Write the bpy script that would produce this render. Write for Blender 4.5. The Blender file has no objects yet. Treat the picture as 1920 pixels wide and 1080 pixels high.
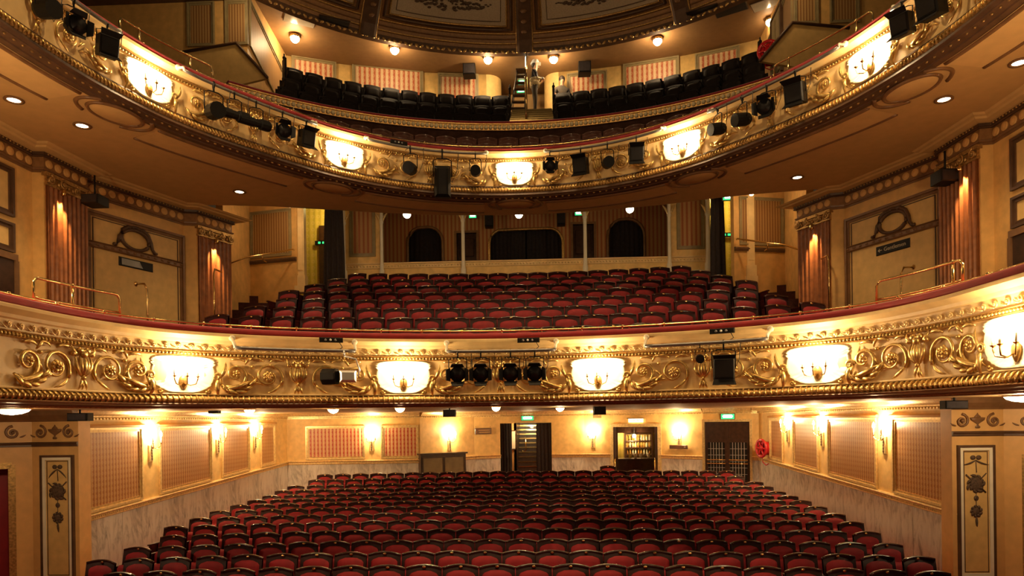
import bpy, math, random
from mathutils import Vector, Matrix
random.seed(7)
SC = bpy.context.scene
COL = SC.collection
PI = math.pi

# ---------------------------------------------------------------- camera, world, fill lights, exposure
FPX, YAW, ROLL, VHOR, CX = 1250.0, math.radians(2.35), math.radians(0.737), 786.0, 0.6
cam_d = bpy.data.cameras.new('camera')
cam = bpy.data.objects.new('camera', cam_d)
COL.objects.link(cam)
cam_d.sensor_width = 36.0
cam_d.lens = FPX / 1920.0 * 36.0
cam_d.shift_y = (VHOR - 540.0) / 1920.0
cam_d.clip_end = 200.0
cam.matrix_world = Matrix.Translation((CX, 0, 0)) @ Matrix.Rotation(YAW, 4, 'Z') @ Matrix.Rotation(PI / 2, 4, 'X') @ Matrix.Rotation(-ROLL, 4, 'Z')
SC.camera = cam

world = bpy.data.worlds.new('world')
SC.world = world
world.use_nodes = True
world.node_tree.nodes['Background'].inputs[0].default_value = (1.0, 0.62, 0.30, 1)
world.node_tree.nodes['Background'].inputs[1].default_value = 0.02

SC.view_settings.view_transform = 'Standard'
SC.view_settings.look = 'None'
SC.view_settings.gamma = 1.0
SC.view_settings.use_curve_mapping = False
SC.view_settings.exposure = 0.75
SC.cycles.max_bounces = 6
SC.cycles.diffuse_bounces = 3
SC.cycles.glossy_bounces = 3
SC.cycles.sample_clamp_indirect = 4.0
SC.cycles.sample_clamp_direct = 0.0

WARM = (1.0, 0.68, 0.35)
WARM2 = (1.0, 0.64, 0.30)

def light(name, kind, loc, power, color=WARM, radius=0.05, target=None, spot=None, blend=0.6, size=None):
    d = bpy.data.lights.new(name, kind)
    d.energy = power
    d.color = color
    if kind == 'AREA':
        d.shape = 'DISK'
        d.size = size or 1.0
    else:
        d.shadow_soft_size = radius
    if kind == 'SPOT':
        d.spot_size = math.radians(spot or 60)
        d.spot_blend = blend
    o = bpy.data.objects.new(name, d)
    COL.objects.link(o)
    o.location = loc
    if target is not None:
        o.rotation_euler = (Vector(target) - Vector(loc)).to_track_quat('-Z', 'Y').to_euler()
    return o

# unseen fill spots added: house light from the dome, front light from behind the camera
HOUSE_FILL = []
for hx in (-3.4, 0.0, 3.4):
    HOUSE_FILL.append(light('house_fill_light', 'SPOT', (hx, 6.8, 11.2), 720, WARM2, 0.12, (hx * 1.25, 11.0, -2.0), 70, 0.7))
STAGE_FILL = []
for sx in (-4.5, 4.5):
    STAGE_FILL.append(light('stage_fill_light', 'SPOT', (sx, -2.5, 5.5), 130, WARM2, 0.35, (sx * 0.1, 14.0, 2.2), 95, 0.9))

# unseen lamps added to brighten the soffit sides and the dome
for sx in (-1, 1):
    light('side_fill_light', 'POINT', (sx * 5.9, 6.9, 2.4), 80, WARM, 0.12)
light('dome_fill_light', 'POINT', (0.0, 10.5, 9.9), 120, WARM2, 0.35)

# ---------------------------------------------------------------- projection helpers (pixel of the 1920x1080 frame <-> metres)
def ray(px, py):
    uu, vv = px - 960.0, py - VHOR
    c, s = math.cos(ROLL), math.sin(ROLL)
    u, v = uu * c - vv * s, uu * s + vv * c
    xr, z = u / FPX, -v / FPX
    return Vector((xr * math.cos(YAW) - math.sin(YAW), math.cos(YAW) + xr * math.sin(YAW), z))
def at_y(px, py, y):
    r = ray(px, py)
    return r * (y / r.y) + Vector((CX, 0, 0))
def at_z(px, py, z):
    r = ray(px, py)
    return r * (z / r.z) + Vector((CX, 0, 0))
def to_px(P):
    x = P[0] - CX
    xr = x * math.cos(YAW) + P[1] * math.sin(YAW)
    d = -x * math.sin(YAW) + P[1] * math.cos(YAW)
    u, v = FPX * xr / d, -FPX * P[2] / d
    return 960 + u * math.cos(ROLL) + v * math.sin(ROLL), VHOR - u * math.sin(ROLL) + v * math.cos(ROLL)

# ---------------------------------------------------------------- materials
MATS = {}
def new_mat(name):
    m = bpy.data.materials.new(name)
    m.use_nodes = True
    nt = m.node_tree
    MATS[name] = m
    return m, nt, nt.nodes['Principled BSDF']
def N(nt, kind, **kw):
    n = nt.nodes.new(kind)
    for k, v in kw.items():
        setattr(n, k, v)
    return n
def ramp(nt, fac, stops):
    r = N(nt, 'ShaderNodeValToRGB')
    el = r.color_ramp.elements
    while len(el) < len(stops):
        el.new(0.5)
    for e, (p, c) in zip(el, stops):
        e.position = p
        e.color = (c[0], c[1], c[2], 1)
    nt.links.new(fac, r.inputs[0])
    return r.outputs[0]
def plain(name, col, rough=0.5, metal=0.0, var=0.12, scale=6.0, bump=0.0, bscale=60.0, sheen=0.0, coat=0.0, spec=0.5):
    m, nt, b = new_mat(name)
    b.inputs['Specular IOR Level'].default_value = spec
    tc = N(nt, 'ShaderNodeTexCoord')
    nz = N(nt, 'ShaderNodeTexNoise')
    nz.inputs['Scale'].default_value = scale
    nz.inputs['Detail'].default_value = 4.0
    nt.links.new(tc.outputs['Object'], nz.inputs['Vector'])
    lo = tuple(c * (1 - var) for c in col)
    hi = tuple(min(1, c * (1 + var)) for c in col)
    nt.links.new(ramp(nt, nz.outputs['Fac'], [(0.3, lo), (0.7, hi)]), b.inputs['Base Color'])
    b.inputs['Roughness'].default_value = rough
    b.inputs['Metallic'].default_value = metal
    if sheen:
        b.inputs['Sheen Weight'].default_value = sheen
    if coat:
        b.inputs['Coat Weight'].default_value = coat
    if bump:
        n2 = N(nt, 'ShaderNodeTexNoise')
        n2.inputs['Scale'].default_value = bscale
        nt.links.new(tc.outputs['Object'], n2.inputs['Vector'])
        bp = N(nt, 'ShaderNodeBump')
        bp.inputs['Strength'].default_value = bump
        bp.inputs['Distance'].default_value = 0.01
        nt.links.new(n2.outputs['Fac'], bp.inputs['Height'])
        nt.links.new(bp.outputs['Normal'], b.inputs['Normal'])
    return m
def glow(name, col, strength):
    m, nt, b = new_mat(name)
    b.inputs['Base Color'].default_value = (*col, 1)
    b.inputs['Emission Color'].default_value = (*col, 1)
    b.inputs['Emission Strength'].default_value = strength
    nz = N(nt, 'ShaderNodeTexNoise')
    nz.inputs['Scale'].default_value = 3.0
    rr = ramp(nt, nz.outputs['Fac'], [(0.0, tuple(c * 0.95 for c in col)), (1.0, col)])
    nt.links.new(rr, b.inputs['Emission Color'])
    return m

plain('cream_wall', (0.86, 0.59, 0.22), 0.55, bump=0.05)
plain('cream_plaster', (0.87, 0.64, 0.30), 0.42, var=0.08)
plain('pale_plaster', (0.90, 0.82, 0.62), 0.5, var=0.05)
plain('ochre_wall', (0.74, 0.45, 0.15), 0.55, bump=0.05)
plain('buff_panel', (0.74, 0.49, 0.18), 0.5, var=0.1)
plain('tan_paint', (0.74, 0.43, 0.15), 0.5, var=0.08)
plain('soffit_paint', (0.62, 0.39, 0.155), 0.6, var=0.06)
plain('soffit_panel', (0.70, 0.45, 0.18), 0.6, var=0.06)
plain('brown_moulding', (0.22, 0.11, 0.045), 0.4, var=0.2)
plain('dark_moulding', (0.10, 0.05, 0.025), 0.45, var=0.25)
plain('olive_frame', (0.30, 0.24, 0.12), 0.45, var=0.15)
plain('gold_leaf', (0.82, 0.55, 0.20), 0.32, 0.85, var=0.3, scale=25, bump=0.15, bscale=90)
plain('pale_gold', (0.86, 0.64, 0.30), 0.36, 0.45, var=0.2, scale=20)
plain('old_gold', (0.55, 0.34, 0.12), 0.4, 0.7, var=0.35, scale=30, bump=0.2, bscale=80)
plain('brass', (0.90, 0.66, 0.28), 0.18, 1.0, var=0.08)
plain('red_velvet', (0.33, 0.012, 0.018), 0.75, var=0.15, sheen=0.25, bump=0.06, bscale=200)
plain('seat_velvet', (0.27, 0.004, 0.012), 0.75, var=0.18, bump=0.05, bscale=220)
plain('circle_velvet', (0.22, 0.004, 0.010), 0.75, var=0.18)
plain('seat_wood', (0.035, 0.009, 0.007), 0.2, var=0.3, scale=12, coat=0.4)
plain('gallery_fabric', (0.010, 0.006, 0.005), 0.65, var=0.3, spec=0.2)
plain('matte_brown', (0.06, 0.028, 0.02), 0.9, var=0.3, spec=0.1)
plain('boss_enamel', (0.95, 0.80, 0.50), 0.3, var=0.05)
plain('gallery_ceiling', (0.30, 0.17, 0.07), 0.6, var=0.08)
plain('leather_brown', (0.15, 0.065, 0.05), 0.2, var=0.2, coat=0.8)
plain('dark_wood', (0.05, 0.022, 0.012), 0.3, var=0.35, scale=10, coat=0.3)
plain('fluted_wood', (0.30, 0.105, 0.03), 0.45, var=0.25, scale=9)
plain('black_metal', (0.007, 0.0065, 0.0065), 0.5, var=0.2, spec=0.22)
plain('grey_metal', (0.25, 0.24, 0.23), 0.35, 0.7, var=0.1)
plain('silver_metal', (0.8, 0.78, 0.74), 0.3, 0.6, var=0.05)
plain('black_cloth', (0.02, 0.014, 0.016), 0.85, var=0.3, scale=14)
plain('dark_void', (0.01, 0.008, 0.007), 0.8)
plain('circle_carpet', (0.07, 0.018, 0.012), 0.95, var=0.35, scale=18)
plain('seat_shell', (0.020, 0.003, 0.004), 0.6, var=0.25, scale=12, spec=0.2)
plain('carpet', (0.28, 0.025, 0.018), 0.95, var=0.35, scale=18, bump=0.3, bscale=150)
plain('white_paint', (0.85, 0.80, 0.66), 0.4, var=0.04)
plain('sign_black', (0.010, 0.009, 0.010), 0.5, var=0.1, spec=0.3)
plain('sign_brown', (0.10, 0.04, 0.018), 0.3, var=0.1, coat=0.3)
plain('sign_letter', (0.55, 0.46, 0.30), 0.5, var=0.05)
plain('red_enamel', (0.55, 0.012, 0.02), 0.22, var=0.06, coat=0.5)
plain('red_door', (0.30, 0.012, 0.018), 0.5, var=0.12)
plain('painted_motif', (0.10, 0.06, 0.035), 0.7, var=0.5, scale=40)
plain('dome_panel', (0.52, 0.42, 0.30), 0.8, var=0.12, scale=30)
plain('dome_brown', (0.30, 0.15, 0.055), 0.5, var=0.2, scale=14)
plain('skin', (0.55, 0.32, 0.20), 0.5, var=0.08)
plain('hair_dark', (0.03, 0.02, 0.015), 0.6, var=0.2)
plain('cloth_navy', (0.03, 0.028, 0.035), 0.8, var=0.2)
plain('cloth_grey', (0.085, 0.07, 0.055), 0.8, var=0.15)
plain('vest_cream', (0.72, 0.60, 0.36), 0.7, var=0.1)
plain('hat_white', (0.85, 0.83, 0.78), 0.35, var=0.04)
plain('cable_black', (0.015, 0.013, 0.012), 0.5, var=0.1)
plain('bottle_amber', (0.50, 0.24, 0.05), 0.15, var=0.3, coat=0.6)
plain('bottle_clear', (0.70, 0.66, 0.50), 0.12, var=0.2, coat=0.6)
plain('yellow_paper', (0.78, 0.62, 0.14), 0.6, var=0.1)
plain('dimple_glass', (0.55, 0.5, 0.4), 0.15, var=0.1)
glow('bulb', (1.0, 0.80, 0.48), 22.0)
glow('lamp_glass', (1.0, 0.80, 0.50), 14.0)
glow('downlight_glass', (1.0, 0.84, 0.55), 9.0)
glow('exit_green', (0.03, 0.50, 0.16), 1.1)
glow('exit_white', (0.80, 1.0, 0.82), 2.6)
glow('sign_lit', (1.0, 0.86, 0.50), 1.8)
glow('bar_strip', (1.0, 0.80, 0.42), 9.0)

def striped(name, c1, c2, width, med=None, rough=0.45):
    """wallpaper: vertical stripes along local X, with rows of small pale medallions when med is set"""
    m, nt, b = new_mat(name)
    tc = N(nt, 'ShaderNodeTexCoord')
    sep = N(nt, 'ShaderNodeSeparateXYZ')
    nt.links.new(tc.outputs['Object'], sep.inputs[0])
    mul = N(nt, 'ShaderNodeMath', operation='MULTIPLY')
    nt.links.new(sep.outputs['X'], mul.inputs[0])
    mul.inputs[1].default_value = 2 * PI / width
    sn = N(nt, 'ShaderNodeMath', operation='SINE')
    nt.links.new(mul.outputs[0], sn.inputs[0])
    nz = N(nt, 'ShaderNodeTexNoise')
    nz.inputs['Scale'].default_value = 30.0
    nt.links.new(tc.outputs['Object'], nz.inputs['Vector'])
    ad = N(nt, 'ShaderNodeMath', operation='MULTIPLY_ADD')
    nt.links.new(nz.outputs['Fac'], ad.inputs[0])
    ad.inputs[1].default_value = 0.5
    nt.links.new(sn.outputs[0], ad.inputs[2])
    col = ramp(nt, ad.outputs[0], [(0.30, c1), (0.55, c2)])
    if med:
        vec = N(nt, 'ShaderNodeCombineXYZ')
        def cell(src, size, off):
            a = N(nt, 'ShaderNodeMath', operation='ADD')
            nt.links.new(src, a.inputs[0])
            if isinstance(off, float):
                a.inputs[1].default_value = off
            else:
                nt.links.new(off, a.inputs[1])
            w = N(nt, 'ShaderNodeMath', operation='PINGPONG')
            nt.links.new(a.outputs[0], w.inputs[0])
            w.inputs[1].default_value = size / 2
            return w.outputs[0]
        nt.links.new(cell(sep.outputs['X'], width, 0.0), vec.inputs['X'])
        nt.links.new(cell(sep.outputs['Z'], width * 1.15, 0.0), vec.inputs['Z'])
        ln = N(nt, 'ShaderNodeVectorMath', operation='LENGTH')
        nt.links.new(vec.outputs[0], ln.inputs[0])
        ring = N(nt, 'ShaderNodeMath', operation='COMPARE')
        nt.links.new(ln.outputs['Value'], ring.inputs[0])
        ring.inputs[1].default_value = width * 0.24
        ring.inputs[2].default_value = width * 0.09
        mx = N(nt, 'ShaderNodeMix', data_type='RGBA')
        mm = N(nt, 'ShaderNodeMath', operation='MULTIPLY')
        nt.links.new(ring.outputs[0], mm.inputs[0])
        mm.inputs[1].default_value = med
        nt.links.new(mm.outputs[0], mx.inputs['Factor'])
        nt.links.new(col, mx.inputs['A'])
        mx.inputs['B'].default_value = (0.85, 0.66, 0.36, 1)
        col = mx.outputs['Result']
    nt.links.new(col, b.inputs['Base Color'])
    b.inputs['Roughness'].default_value = rough
    return m
striped('wallpaper_tan', (0.58, 0.34, 0.13), (0.38, 0.14, 0.04), 0.085, 0.28, 0.28)
striped('wallpaper_red', (0.70, 0.45, 0.22), (0.45, 0.055, 0.025), 0.11, 0.30, 0.45)
striped('wallpaper_box', (0.46, 0.26, 0.10), (0.34, 0.10, 0.035), 0.12, None, 0.6)
striped('wallpaper_gallery', (0.66, 0.48, 0.28), (0.46, 0.12, 0.05), 0.15, 0.25, 0.45)
striped('wallpaper_ochre', (0.45, 0.28, 0.11), (0.26, 0.12, 0.04), 0.07, None, 0.5)
striped('wallpaper_yellow', (0.72, 0.56, 0.11), (0.55, 0.42, 0.07), 0.16, 0.25, 0.6)

def make_marble():
    m, nt, b = new_mat('marble')
    tc = N(nt, 'ShaderNodeTexCoord')
    mp = N(nt, 'ShaderNodeMapping')
    mp.inputs['Scale'].default_value = (1.6, 1.6, 0.55)
    mp.inputs['Rotation'].default_value = (0.25, 0.3, 0)
    nt.links.new(tc.outputs['Object'], mp.inputs['Vector'])
    n1 = N(nt, 'ShaderNodeTexNoise')
    n1.inputs['Scale'].default_value = 2.6
    n1.inputs['Detail'].default_value = 9
    n1.inputs['Roughness'].default_value = 0.68
    n1.inputs['Distortion'].default_value = 1.2
    nt.links.new(mp.outputs[0], n1.inputs['Vector'])
    c1 = ramp(nt, n1.outputs['Fac'], [(0.30, (0.16, 0.16, 0.15)), (0.41, (0.48, 0.46, 0.42)), (0.53, (0.74, 0.71, 0.64)), (0.75, (0.86, 0.83, 0.76))])
    nt.links.new(c1, b.inputs['Base Color'])
    b.inputs['Roughness'].default_value = 0.22
make_marble()
M = MATS

# ---------------------------------------------------------------- mesh builder
class MB:
    def __init__(s):
        s.v, s.f, s.sm = [], [], []
    def add(s, vs, fs, smooth=False, mx=None):
        o = len(s.v)
        if mx is not None:
            vs = [mx @ Vector(v) for v in vs]
        s.v.extend([tuple(v) for v in vs])
        for f in fs:
            s.f.append([i + o for i in f])
            s.sm.append(smooth)
        return s
    def box(s, x0, x1, y0, y1, z0, z1, mx=None):
        vs = [(x, y, z) for z in (z0, z1) for y in (y0, y1) for x in (x0, x1)]
        fs = [(0, 2, 3, 1), (4, 5, 7, 6), (0, 1, 5, 4), (2, 6, 7, 3), (0, 4, 6, 2), (1, 3, 7, 5)]
        return s.add(vs, fs, False, mx)
    def chbox(s, x0, x1, y0, y1, z0, z1, c, mx=None):
        """box whose four long edges on the viewer side (y0) are chamfered by c"""
        vs = [(x0, y1, z0), (x1, y1, z0), (x1, y1, z1), (x0, y1, z1),
              (x0, y0 + c, z0), (x1, y0 + c, z0), (x1, y0 + c, z1), (x0, y0 + c, z1),
              (x0 + c, y0, z0 + c), (x1 - c, y0, z0 + c), (x1 - c, y0, z1 - c), (x0 + c, y0, z1 - c)]
        fs = [(0, 3, 2, 1), (0, 1, 5, 4), (1, 2, 6, 5), (2, 3, 7, 6), (3, 0, 4, 7),
              (4, 5, 9, 8), (5, 6, 10, 9), (6, 7, 11, 10), (7, 4, 8, 11), (8, 9, 10, 11)]
        return s.add(vs, fs, False, mx)
    def prism(s, poly, y0, y1, mx=None, smooth=False):
        """polygon in local XZ (counter-clockwise seen from -Y) extruded from y0 (front) to y1"""
        n = len(poly)
        vs = [(p[0], y0, p[1]) for p in poly] + [(p[0], y1, p[1]) for p in poly]
        fs = [tuple(range(n)), tuple(range(2 * n - 1, n - 1, -1))]
        fs += [(i, i + n, (i + 1) % n + n, (i + 1) % n) for i in range(n)]
        return s.add(vs, fs, smooth, mx)
    def hprism(s, poly, z0, z1, mx=None):
        n = len(poly)
        vs = [(p[0], p[1], z0) for p in poly] + [(p[0], p[1], z1) for p in poly]
        fs = [tuple(range(n - 1, -1, -1)), tuple(range(n, 2 * n))]
        fs += [(i, (i + 1) % n, (i + 1) % n + n, i + n) for i in range(n)]
        return s.add(vs, fs, False, mx)
    def tube(s, pts, r, sides=6, cap=True, mx=None, smooth=True, flat=None):
        """tube along pts; r is a number or a list; flat squashes it along the local Y axis"""
        pts = [Vector(p) for p in pts]
        n = len(pts)
        rs = r if isinstance(r, (list, tuple)) else [r] * n
        vs = []
        up = Vector((0, 0, 1))
        for i, p in enumerate(pts):
            t = (pts[min(i + 1, n - 1)] - pts[max(i - 1, 0)])
            t = t.normalized() if t.length > 1e-9 else Vector((0, 0, 1))
            ref = Vector((0, 1, 0)) if flat is not None else (up if abs(t.z) < 0.92 else Vector((1, 0, 0)))
            a = t.cross(ref)
            a = a.normalized() if a.length > 1e-6 else Vector((1, 0, 0))
            b = a.cross(t).normalized()
            for k in range(sides):
                an = 2 * PI * k / sides
                q = a * (math.cos(an) * rs[i]) + b * (math.sin(an) * rs[i] * (flat if flat is not None else 1.0))
                vs.append(p + q)
        fs = []
        for i in range(n - 1):
            for k in range(sides):
                k2 = (k + 1) % sides
                fs.append((i * sides + k, i * sides + k2, (i + 1) * sides + k2, (i + 1) * sides + k))
        if cap:
            fs.append(tuple(range(sides - 1, -1, -1)))
            fs.append(tuple(range((n - 1) * sides, n * sides)))
        return s.add(vs, fs, smooth, mx)
    def lathe(s, prof, seg=12, mx=None, smooth=True, a0=0.0, a1=2 * PI, cap=True):
        """profile of (radius, z) turned about Z"""
        full = abs(a1 - a0 - 2 * PI) < 1e-6
        m = seg if full else seg + 1
        vs = []
        for (r, z) in prof:
            for k in range(m):
                a = a0 + (a1 - a0) * k / seg
                vs.append((r * math.cos(a), r * math.sin(a), z))
        fs = []
        for i in range(len(prof) - 1):
            for k in range(seg):
                k2 = (k + 1) % m if full else k + 1
                fs.append((i * m + k, i * m + k2, (i + 1) * m + k2, (i + 1) * m + k))
        if full and cap:
            if prof[0][0] > 1e-6:
                fs.append(tuple(range(m - 1, -1, -1)))
            if prof[-1][0] > 1e-6:
                fs.append(tuple(range((len(prof) - 1) * m, len(prof) * m)))
        return s.add(vs, fs, smooth, mx)
    def ball(s, c, r, seg=8, rings=5, mx=None, sc=(1, 1, 1)):
        prof = [(max(1e-4, math.sin(PI * i / rings)), -math.cos(PI * i / rings)) for i in range(rings + 1)]
        m2 = Matrix.Translation(c) @ Matrix.Diagonal((r * sc[0], r * sc[1], r * sc[2], 1))
        if mx is not None:
            m2 = mx @ m2
        return s.lathe(prof, seg, m2)
    def sheet(s, rows, smooth=True, mx=None, close=False):
        """grid of points rows[i][j]"""
        n, m = len(rows), len(rows[0])
        vs = [p for r in rows for p in r]
        fs = []
        for i in range(n - 1):
            for j in range(m if close else m - 1):
                j2 = (j + 1) % m
                fs.append((i * m + j, i * m + j2, (i + 1) * m + j2, (i + 1) * m + j))
        return s.add(vs, fs, smooth, mx)
    def sweep(s, path, prof, smooth=False, closed_prof=True):
        """path: list of Matrix frames; prof: list of (y, z) in the frame (y<0 = towards viewer)"""
        rows = [[fm @ Vector((0, p[0], p[1])) for p in prof] for fm in path]
        s.sheet(rows, smooth, None, closed_prof)
        if closed_prof:
            n = len(prof)
            o = len(s.v) - n * len(path)
            s.f.append([o + i for i in range(n)])
            s.sm.append(False)
            s.f.append([o + n * (len(path) - 1) + i for i in range(n - 1, -1, -1)])
            s.sm.append(False)
        return s
    def mesh(s, name, mat):
        me = bpy.data.meshes.new(name)
        me.from_pydata(s.v, [], s.f)
        me.polygons.foreach_set('use_smooth', s.sm)
        me.materials.append(M[mat] if isinstance(mat, str) else mat)
        me.validate()
        me.update()
        return me

def link(name, data, parent=None, mx=None):
    o = bpy.data.objects.new(name, data)
    COL.objects.link(o)
    if parent is not None:
        o.parent = parent
    if mx is not None:
        o.matrix_local = mx
    return o
def part(name, mb, mat, parent=None, mx=None):
    return link(name, mb.mesh(name, mat), parent, mx)
def tag(o, label=None, cat=None, group=None, kind=None):
    if label: o['label'] = label
    if cat: o['category'] = cat
    if group: o['group'] = group
    if kind: o['kind'] = kind
    return o
def thing(name, label, cat, mx=None, group=None):
    o = bpy.data.objects.new(name, None)
    o.empty_display_size = 0.1
    COL.objects.link(o)
    if mx is not None:
        o.matrix_world = mx
    return tag(o, label, cat, group)
def struct(name, mb, mat, label, parent=None, mx=None):
    o = part(name, mb, mat, parent, mx)
    if parent is None:
        tag(o, label, None, None, 'structure')
    return o
def sroot(name, label, mx=None):
    o = bpy.data.objects.new(name, None)
    COL.objects.link(o)
    if mx is not None:
        o.matrix_world = mx
    return tag(o, label, None, None, 'structure')
def world_mx(o):
    m = o.matrix_basis.copy()
    while o.parent is not None:
        o = o.parent
        m = o.matrix_basis @ m
    return m
def T(x, y, z):
    return Matrix.Translation((x, y, z))
def wf(p, q, z=0.0):
    """wall frame: origin p, X along p->q, Y into the wall, Z up"""
    d = Vector((q[0] - p[0], q[1] - p[1], 0)).normalized()
    y = Vector((0, 0, 1)).cross(d)
    return Matrix(((d.x, y.x, 0, p[0]), (d.y, y.y, 0, p[1]), (0, 0, 1, z), (0, 0, 0, 1)))
ORD = ['first', 'second', 'third', 'fourth', 'fifth', 'sixth', 'seventh', 'eighth', 'ninth', 'tenth', 'eleventh', 'twelfth', 'thirteenth', 'fourteenth', 'fifteenth',
       'sixteenth', 'seventeenth', 'eighteenth', 'nineteenth', 'twentieth', 'twenty-first', 'twenty-second', 'twenty-third', 'twenty-fourth', 'twenty-fifth', 'twenty-sixth',
       'twenty-seventh', 'twenty-eighth', 'twenty-ninth', 'thirtieth', 'thirty-first', 'thirty-second']
SIDE = {-1: 'left', 1: 'right'}

def text_part(name, body, size, mat, parent, mx, align='LEFT'):
    """lettering as a plain mesh in the local XZ plane"""
    fc = bpy.data.curves.new(name, 'FONT')
    fc.body, fc.size, fc.align_x, fc.align_y, fc.extrude, fc.resolution_u = body, size, align, 'CENTER', 0.002, 2
    o = bpy.data.objects.new(name, fc)
    COL.objects.link(o)
    bpy.context.view_layer.update()
    me = bpy.data.meshes.new_from_object(o.evaluated_get(bpy.context.evaluated_depsgraph_get()))
    bpy.data.objects.remove(o)
    me.materials.clear()
    me.materials.append(M[mat])
    return link(name, me, parent, mx @ Matrix.Rotation(PI / 2, 4, 'X'))

# ---------------------------------------------------------------- plan curves
class Curve:
    """symmetric plan curve given by its right half (x, y), sampled by arc length; s = 0 on the axis"""
    def __init__(c, half, off=0.0, dx=0.0):
        pts = [(-x, y) for x, y in reversed(half[1:])] + list(half)
        dense = []
        n = len(pts)
        for i in range(n - 1):
            p0, p1, p2, p3 = pts[max(i - 1, 0)], pts[i], pts[i + 1], pts[min(i + 2, n - 1)]
            for k in range(16):
                t = k / 16.0
                dense.append(tuple(0.5 * (2 * p1[j] + (p2[j] - p0[j]) * t + (2 * p0[j] - 5 * p1[j] + 4 * p2[j] - p3[j]) * t * t
                                          + (3 * p1[j] - p0[j] - 3 * p2[j] + p3[j]) * t ** 3) for j in (0, 1)))
        dense.append(pts[-1])
        dense = [(q[0] + dx, q[1]) for q in dense]
        if off:
            res = []
            for i, p in enumerate(dense):
                a, b = dense[max(i - 1, 0)], dense[min(i + 1, len(dense) - 1)]
                d = Vector((b[0] - a[0], b[1] - a[1])).normalized()
                res.append((p[0] - d.y * off, p[1] + d.x * off))
            dense = res
        c.p = dense
        c.l = [0.0]
        for i in range(1, len(dense)):
            c.l.append(c.l[-1] + math.hypot(dense[i][0] - dense[i - 1][0], dense[i][1] - dense[i - 1][1]))
        mid = c.l[-1] / 2
        c.l = [x - mid for x in c.l]
        c.h = mid
    def xy(c, s):
        s = max(-c.h, min(c.h, s))
        lo, hi = 0, len(c.l) - 1
        while hi - lo > 1:
            m = (lo + hi) // 2
            if c.l[m] <= s: lo = m
            else: hi = m
        t = (s - c.l[lo]) / (c.l[hi] - c.l[lo])
        a, b = c.p[lo], c.p[hi]
        return a[0] + (b[0] - a[0]) * t, a[1] + (b[1] - a[1]) * t
    def frame(c, s, y=0.0, z=0.0):
        a, b = c.xy(s - 0.03), c.xy(s + 0.03)
        d = Vector((b[0] - a[0], b[1] - a[1], 0)).normalized()
        yv = Vector((0, 0, 1)).cross(d)
        p = c.xy(s)
        return Matrix(((d.x, yv.x, 0, p[0] + yv.x * y), (d.y, yv.y, 0, p[1] + yv.y * y), (0, 0, 1, z), (0, 0, 0, 1)))
    def pt(c, s, y=0.0, z=0.0):
        return c.frame(s, y, z).translation
    def frames(c, s0, s1, step=0.12):
        n = max(2, int((s1 - s0) / step))
        return [c.frame(s0 + (s1 - s0) * i / n) for i in range(n + 1)]
    def s_at_px(c, px, z, y=0.0):
        best = min((abs(to_px(c.pt(-c.h + 2 * c.h * i / 900, y, z))[0] - px), -c.h + 2 * c.h * i / 900) for i in range(901)
                   if c.pt(-c.h + 2 * c.h * i / 900, y, z).y > 4.5)
        return best[1]

LOWER = Curve([(0, 10.44), (1.0, 10.36), (2.1, 10.12), (3.3, 9.66), (4.2, 9.02), (4.68, 8.35), (4.93, 7.45), (4.98, 6.4), (4.98, 5.2), (4.98, 4.0)], 0.0, 0.07)
UPPER = Curve([(0, 13.7), (1.2, 13.57), (2.25, 13.18), (3.2, 12.52), (3.82, 11.85), (4.47, 11.0), (4.98, 10.2), (5.3, 9.4), (5.52, 8.5), (5.62, 7.5), (5.64, 6.4), (5.64, 5.0)], 0.12, 0.15)

# ---------------------------------------------------------------- plaster ornaments (local: x right, -y out of the wall, z up)
def leaf(mb, p, ang, length, width, curl=0.8, seg=6, y=-0.02, lift=0.02, flat=0.6):
    pts, rs = [], []
    x, z, a = p[0], p[1], ang
    for i in range(seg + 1):
        t = i / seg
        pts.append((x, y - lift * math.sin(PI * t), z))
        rs.append(max(0.003, width * (math.sin(PI * (0.12 + 0.86 * t)) ** 0.8)))
        x += math.cos(a) * length / seg
        z += math.sin(a) * length / seg
        a += curl / seg
    mb.tube(pts, rs, 6, True, None, True, flat)
def spiral(mb, c, r0, r1, a0, turns, w0, w1, y=-0.025, seg=26, flat=0.7):
    pts, rs = [], []
    for i in range(seg + 1):
        t = i / seg
        r = r0 * (r1 / r0) ** t
        a = a0 + turns * 2 * PI * t
        pts.append((c[0] + r * math.cos(a), y - 0.015 * t, c[1] + r * math.sin(a)))
        rs.append(w0 + (w1 - w0) * t)
    mb.tube(pts, rs, 6, True, None, True, flat)
def flower(mb, c, r, n=6, y=-0.03):
    for k in range(n):
        a = 2 * PI * k / n
        mb.ball((c[0] + math.cos(a) * r * 0.6, y, c[1] + math.sin(a) * r * 0.6), r * 0.42, 6, 4, None, (1, 0.6, 1))
    mb.ball((c[0], y - 0.015, c[1]), r * 0.34, 6, 4)
def orn_volute():
    mb = MB()
    spiral(mb, (0, 0.02), 0.185, 0.035, -2.2, 1.55, 0.026, 0.012)
    for k in range(5):                                   # acanthus blades sweeping under the scroll
        a = -2.5 + 0.42 * k
        leaf(mb, (0.20 * math.cos(a), 0.02 + 0.20 * math.sin(a)), a + 1.25, 0.17, 0.026, 0.9, y=-0.03, lift=0.03)
    leaf(mb, (-0.12, -0.17), 0.15, 0.34, 0.03, 0.55, y=-0.035, lift=0.03)
    leaf(mb, (-0.05, 0.20), 0.35, 0.20, 0.018, -1.2)
    leaf(mb, (0.12, 0.15), 1.2, 0.14, 0.02, -0.9)
    leaf(mb, (0.17, -0.12), 0.6, 0.18, 0.018, -1.3)
    flower(mb, (0.01, 0.03), 0.05, 5, -0.045)
    return mb.mesh('acanthus_scroll', 'gold_leaf')
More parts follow.
